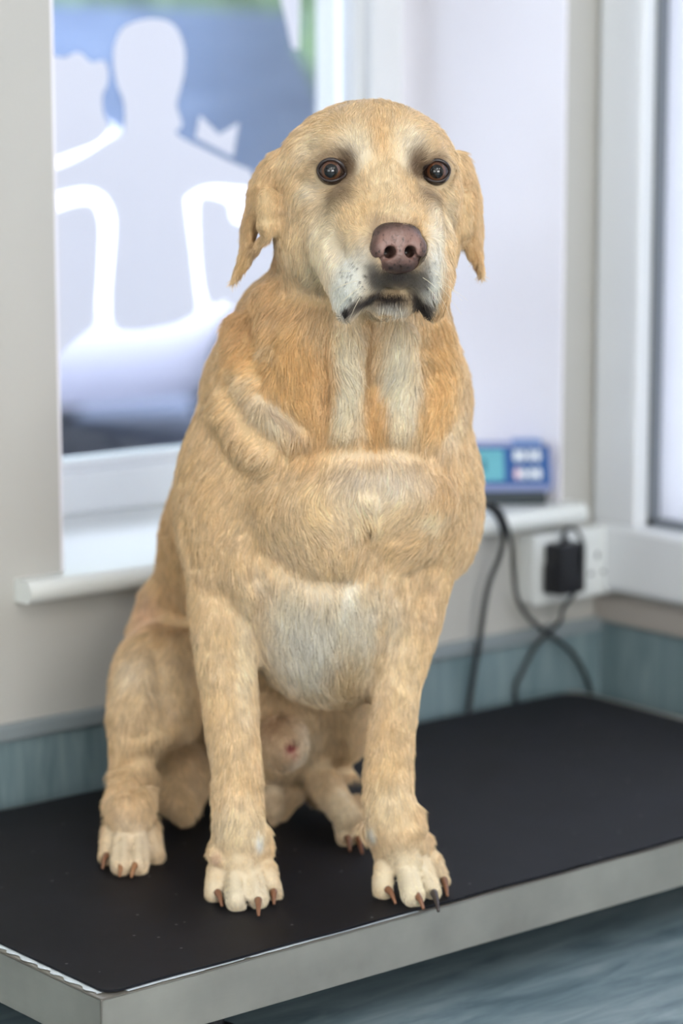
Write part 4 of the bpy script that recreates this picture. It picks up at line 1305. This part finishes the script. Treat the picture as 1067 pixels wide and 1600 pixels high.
wh = make_strands('whiskers', None, wp - base, np.tile(np.linspace(0.00020, 0.00005, 6), (len(wp), 1)), np.tile(s2l((236, 226, 200)), (len(wp), 1)), m_fur, dog)
wh['kind'] = 'stuff'

# ---- nose
NF = Field(*[np.arange(NC[i] - 0.040, NC[i] + 0.040, 0.0008) for i in range(3)])
def NE(x, y, z, rx, ry, rz, k=3, mode='add', both=False, **kw):
    for s in ((1, -1) if both else (1,)):
        kk = {a: (b * s if a in ('roll', 'yaw') else b) for a, b in kw.items()}
        NF.ell(NC + (HX * x * s + HY * y + HZ * z) / 1000, np.array((rx, ry, rz)) / 1000, rotH(**kk), k / 1000, mode)
def NCn(a, b, ra, rb, k=1.5, mode='sub', both=True):
    for s in ((1, -1) if both else (1,)):
        NF.cone(NC + (HX * a[0] * s + HY * a[1] + HZ * a[2]) / 1000, NC + (HX * b[0] * s + HY * b[1] + HZ * b[2]) / 1000, ra / 1000, rb / 1000, k / 1000, mode)
NE(0, 3, 6, 22, 17, 15)
NE(0, 11, 6, 19, 10, 13, 4)
NE(14.5, -1, 12, 9.5, 10.5, 8.5, 3, both=True)
NE(0, -8, 11, 15, 12, 10, 5)
NE(0, -14, 8, 17, 8, 9, 5)
NCn((8.2, -2.5, 25), (8.8, -5, 4), 5.0, 4.4)
NCn((9, -5.5, 20), (15.5, -10, 16.5), 3.2, 2.6)
NCn((15.5, -10, 16.5), (21.5, -9.0, 11.0), 2.6, 1.6)
NCn((0, 1, 23.5), (0, -12, 21.5), 0.5, 0.8, 0.8, both=False)
NCn((0, -12, 21.5), (0, -24, 14), 0.8, 1.0, 0.8, both=False)
NCn((0, -15, 20.5), (11, -9.5, 21), 0.5, 0.4, 0.8)
nV, nF = NF.mesh(); nV, nF, _c = largest_component(nV, nF); nV = relax(nV, nF, 2)
m_nose, n, l, p = new_mat('nose_leather')
tc = n.new('ShaderNodeTexCoord')
t1 = n.new('ShaderNodeTexNoise'); t1.inputs['Scale'].default_value = 300; t1.inputs['Detail'].default_value = 3
vo = n.new('ShaderNodeTexVoronoi'); vo.inputs['Scale'].default_value = 480
t2 = n.new('ShaderNodeTexNoise'); t2.inputs['Scale'].default_value = 60
for t_ in (t1, vo, t2): l.new(tc.outputs['Object'], t_.inputs['Vector'])
cr = n.new('ShaderNodeValToRGB')
cr.color_ramp.elements[0].position = 0.30; cr.color_ramp.elements[0].color = (*s2l((70, 52, 46)), 1)
cr.color_ramp.elements[1].position = 0.46; cr.color_ramp.elements[1].color = (*s2l((134, 102, 93)), 1)
l.new(t1.outputs['Fac'], cr.inputs['Fac'])
at = n.new('ShaderNodeAttribute'); at.attribute_name = 'coat'
mx = n.new('ShaderNodeMix'); mx.data_type = 'RGBA'; mx.blend_type = 'MULTIPLY'; mx.inputs['Factor'].default_value = 1
l.new(cr.outputs['Color'], mx.inputs['A']); l.new(at.outputs['Color'], mx.inputs['B'])
l.new(mx.outputs['Result'], p.inputs['Base Color'])
p.inputs['Roughness'].default_value = 0.36
bp = n.new('ShaderNodeBump'); bp.inputs['Strength'].default_value = 0.5; bp.inputs['Distance'].default_value = 0.0006
l.new(vo.outputs['Distance'], bp.inputs['Height']); l.new(bp.outputs['Normal'], p.inputs['Normal'])
nose = np_mesh('nose', nV - base, nF, m_nose, dog); nose['label'] = 'mottled pinkish brown nose'
q = (nV - NC) @ HB.T * 1000
w = np.clip(1 - 0.55 * np.exp(-((np.hypot(q[:, 0], q[:, 1] + 14) / 9) ** 2)) - 0.55 * np.clip((np.hypot(q[:, 0] / 23, (q[:, 1] - 2) / 21) - 0.70) * 5, 0, 1), 0.2, 1)
w *= 1 - 0.45 * np.clip((q[:, 1] - 9) / 8, 0, 1)
for s in (1, -1):
    w *= 1 - 0.93 * np.exp(-((np.hypot(q[:, 0] - s * 9, q[:, 1] + 3.3) / 4.0) ** 4)) * (q[:, 2] < 21.5)
na = nose.data.attributes.new('coat', 'FLOAT_COLOR', 'POINT')
na.data.foreach_set('color', np.stack([w, w, w, np.ones_like(w)], 1).astype(np.float32).ravel())

# ---- eyes
m_eye, n, l, p = new_mat('dog_eye')
tc = n.new('ShaderNodeTexCoord'); sx = n.new('ShaderNodeSeparateXYZ'); l.new(tc.outputs['Object'], sx.inputs[0])
cb = n.new('ShaderNodeCombineXYZ'); l.new(sx.outputs[0], cb.inputs[0]); l.new(sx.outputs[1], cb.inputs[1])
ln = n.new('ShaderNodeVectorMath'); ln.operation = 'LENGTH'; l.new(cb.outputs[0], ln.inputs[0])
mr = n.new('ShaderNodeMapRange'); mr.inputs['From Max'].default_value = 0.012; l.new(ln.outputs['Value'], mr.inputs['Value'])
ns_ = n.new('ShaderNodeTexNoise'); ns_.inputs['Scale'].default_value = 700; l.new(tc.outputs['Object'], ns_.inputs['Vector'])
ma = n.new('ShaderNodeMath'); ma.operation = 'MULTIPLY_ADD'; ma.inputs[1].default_value = 0.06; l.new(ns_.outputs['Fac'], ma.inputs[0]); l.new(mr.outputs['Result'], ma.inputs[2])
cr = n.new('ShaderNodeValToRGB'); l.new(ma.outputs[0], cr.inputs['Fac'])
els = [(0.0, (4, 5, 8)), (0.50, (6, 6, 9)), (0.54, (88, 56, 36)), (0.63, (78, 48, 32)), (0.72, (54, 34, 28)), (0.81, (20, 14, 12)), (0.88, (56, 40, 34)), (1.0, (26, 20, 20))]
cr.color_ramp.elements[0].color = (*s2l(els[0][1]), 1); cr.color_ramp.elements[1].color = (*s2l(els[-1][1]), 1)
for ps, c_ in els[1:-1]:
    e = cr.color_ramp.elements.new(ps); e.color = (*s2l(c_), 1)
l.new(cr.outputs['Color'], p.inputs['Base Color'])
p.inputs['Specular IOR Level'].default_value = 0.0; p.inputs['Roughness'].default_value = 0.4; p.inputs['Coat Weight'].default_value = 1.0; p.inputs['Coat Roughness'].default_value = 0.015; p.inputs['Coat IOR'].default_value = 1.6
m_lid = simple('eyelid_rim', (44, 34, 32), 0.3)
for (C_, ed) in EYES:
    bm = bmesh.new(); bmesh.ops.create_uvsphere(bm, u_segments=48, v_segments=32, radius=0.012)
    for v in bm.verts:                                         # the cornea stands out a little
        r_ = math.hypot(v.co.x, v.co.y)
        if v.co.z > 0: v.co.z += 0.0012 * max(0, 1 - (r_ / 0.0085) ** 2)
    o = mesh_obj('eye', bm, m_eye, dog, smooth=True)
    z_ = Vector(ed + np.array([0, 0, 0.02])).normalized(); x_ = Vector((0, 0, 1)).cross(z_).normalized(); y_ = z_.cross(x_)
    o.matrix_local = Matrix(((x_.x, y_.x, z_.x, C_[0] - base[0]), (x_.y, y_.y, z_.y, C_[1] - base[1]), (x_.z, y_.z, z_.z, C_[2] - base[2]), (0, 0, 0, 1)))
    bm = bmesh.new()
    loop = []; rims = []
    for k in range(33):
        a = 2 * math.pi * k / 32
        ex_, ey_ = 10.6 * math.cos(a), 9.2 * math.sin(a)
        inner = math.cos(a) * (1 if (C_ - HO) @ HX < 0 else -1)
        ex_ *= 1 + 0.16 * max(0, inner) ** 5 + 0.05 * max(0, -inner) ** 6
        ey_ -= 1.6 * max(0, inner) ** 4
        ey_ *= 0.94 if math.sin(a) > 0 else 1.02
        rims.append(0.0010 + 0.0007 * max(0, math.sin(a)) + 0.0005 * max(0, inner) ** 2)
        rr = min(12.2, math.hypot(ex_, ey_))
        zz_ = math.sqrt(max(0.5, 12.6 ** 2 - rr * rr))
        loop.append(C_ - base + (CB[0] * ex_ + CB[1] * ey_ - CB[2] * zz_) / 1000)
    tube(bm, loop, rims, 8, close=False)
    mesh_obj('eyelid', bm, m_lid, dog, smooth=True)
# ---- claws
for (a, b, c_) in CLAWS:
    key = 'claw_%d_%d_%d' % c_
    mt = MATS.get(key) or simple(key, c_, 0.35)
    a, b = np.array(a), np.array(b)
    m_ = (a + b) / 2 + np.array([0, 0, 0.0022])
    bm = bmesh.new(); tube(bm, catmull([a - base, m_ - base, b - base], 5), np.linspace(0.0037, 0.0013, 11), 10)
    mesh_obj('claw', bm, mt, dog, smooth=True)
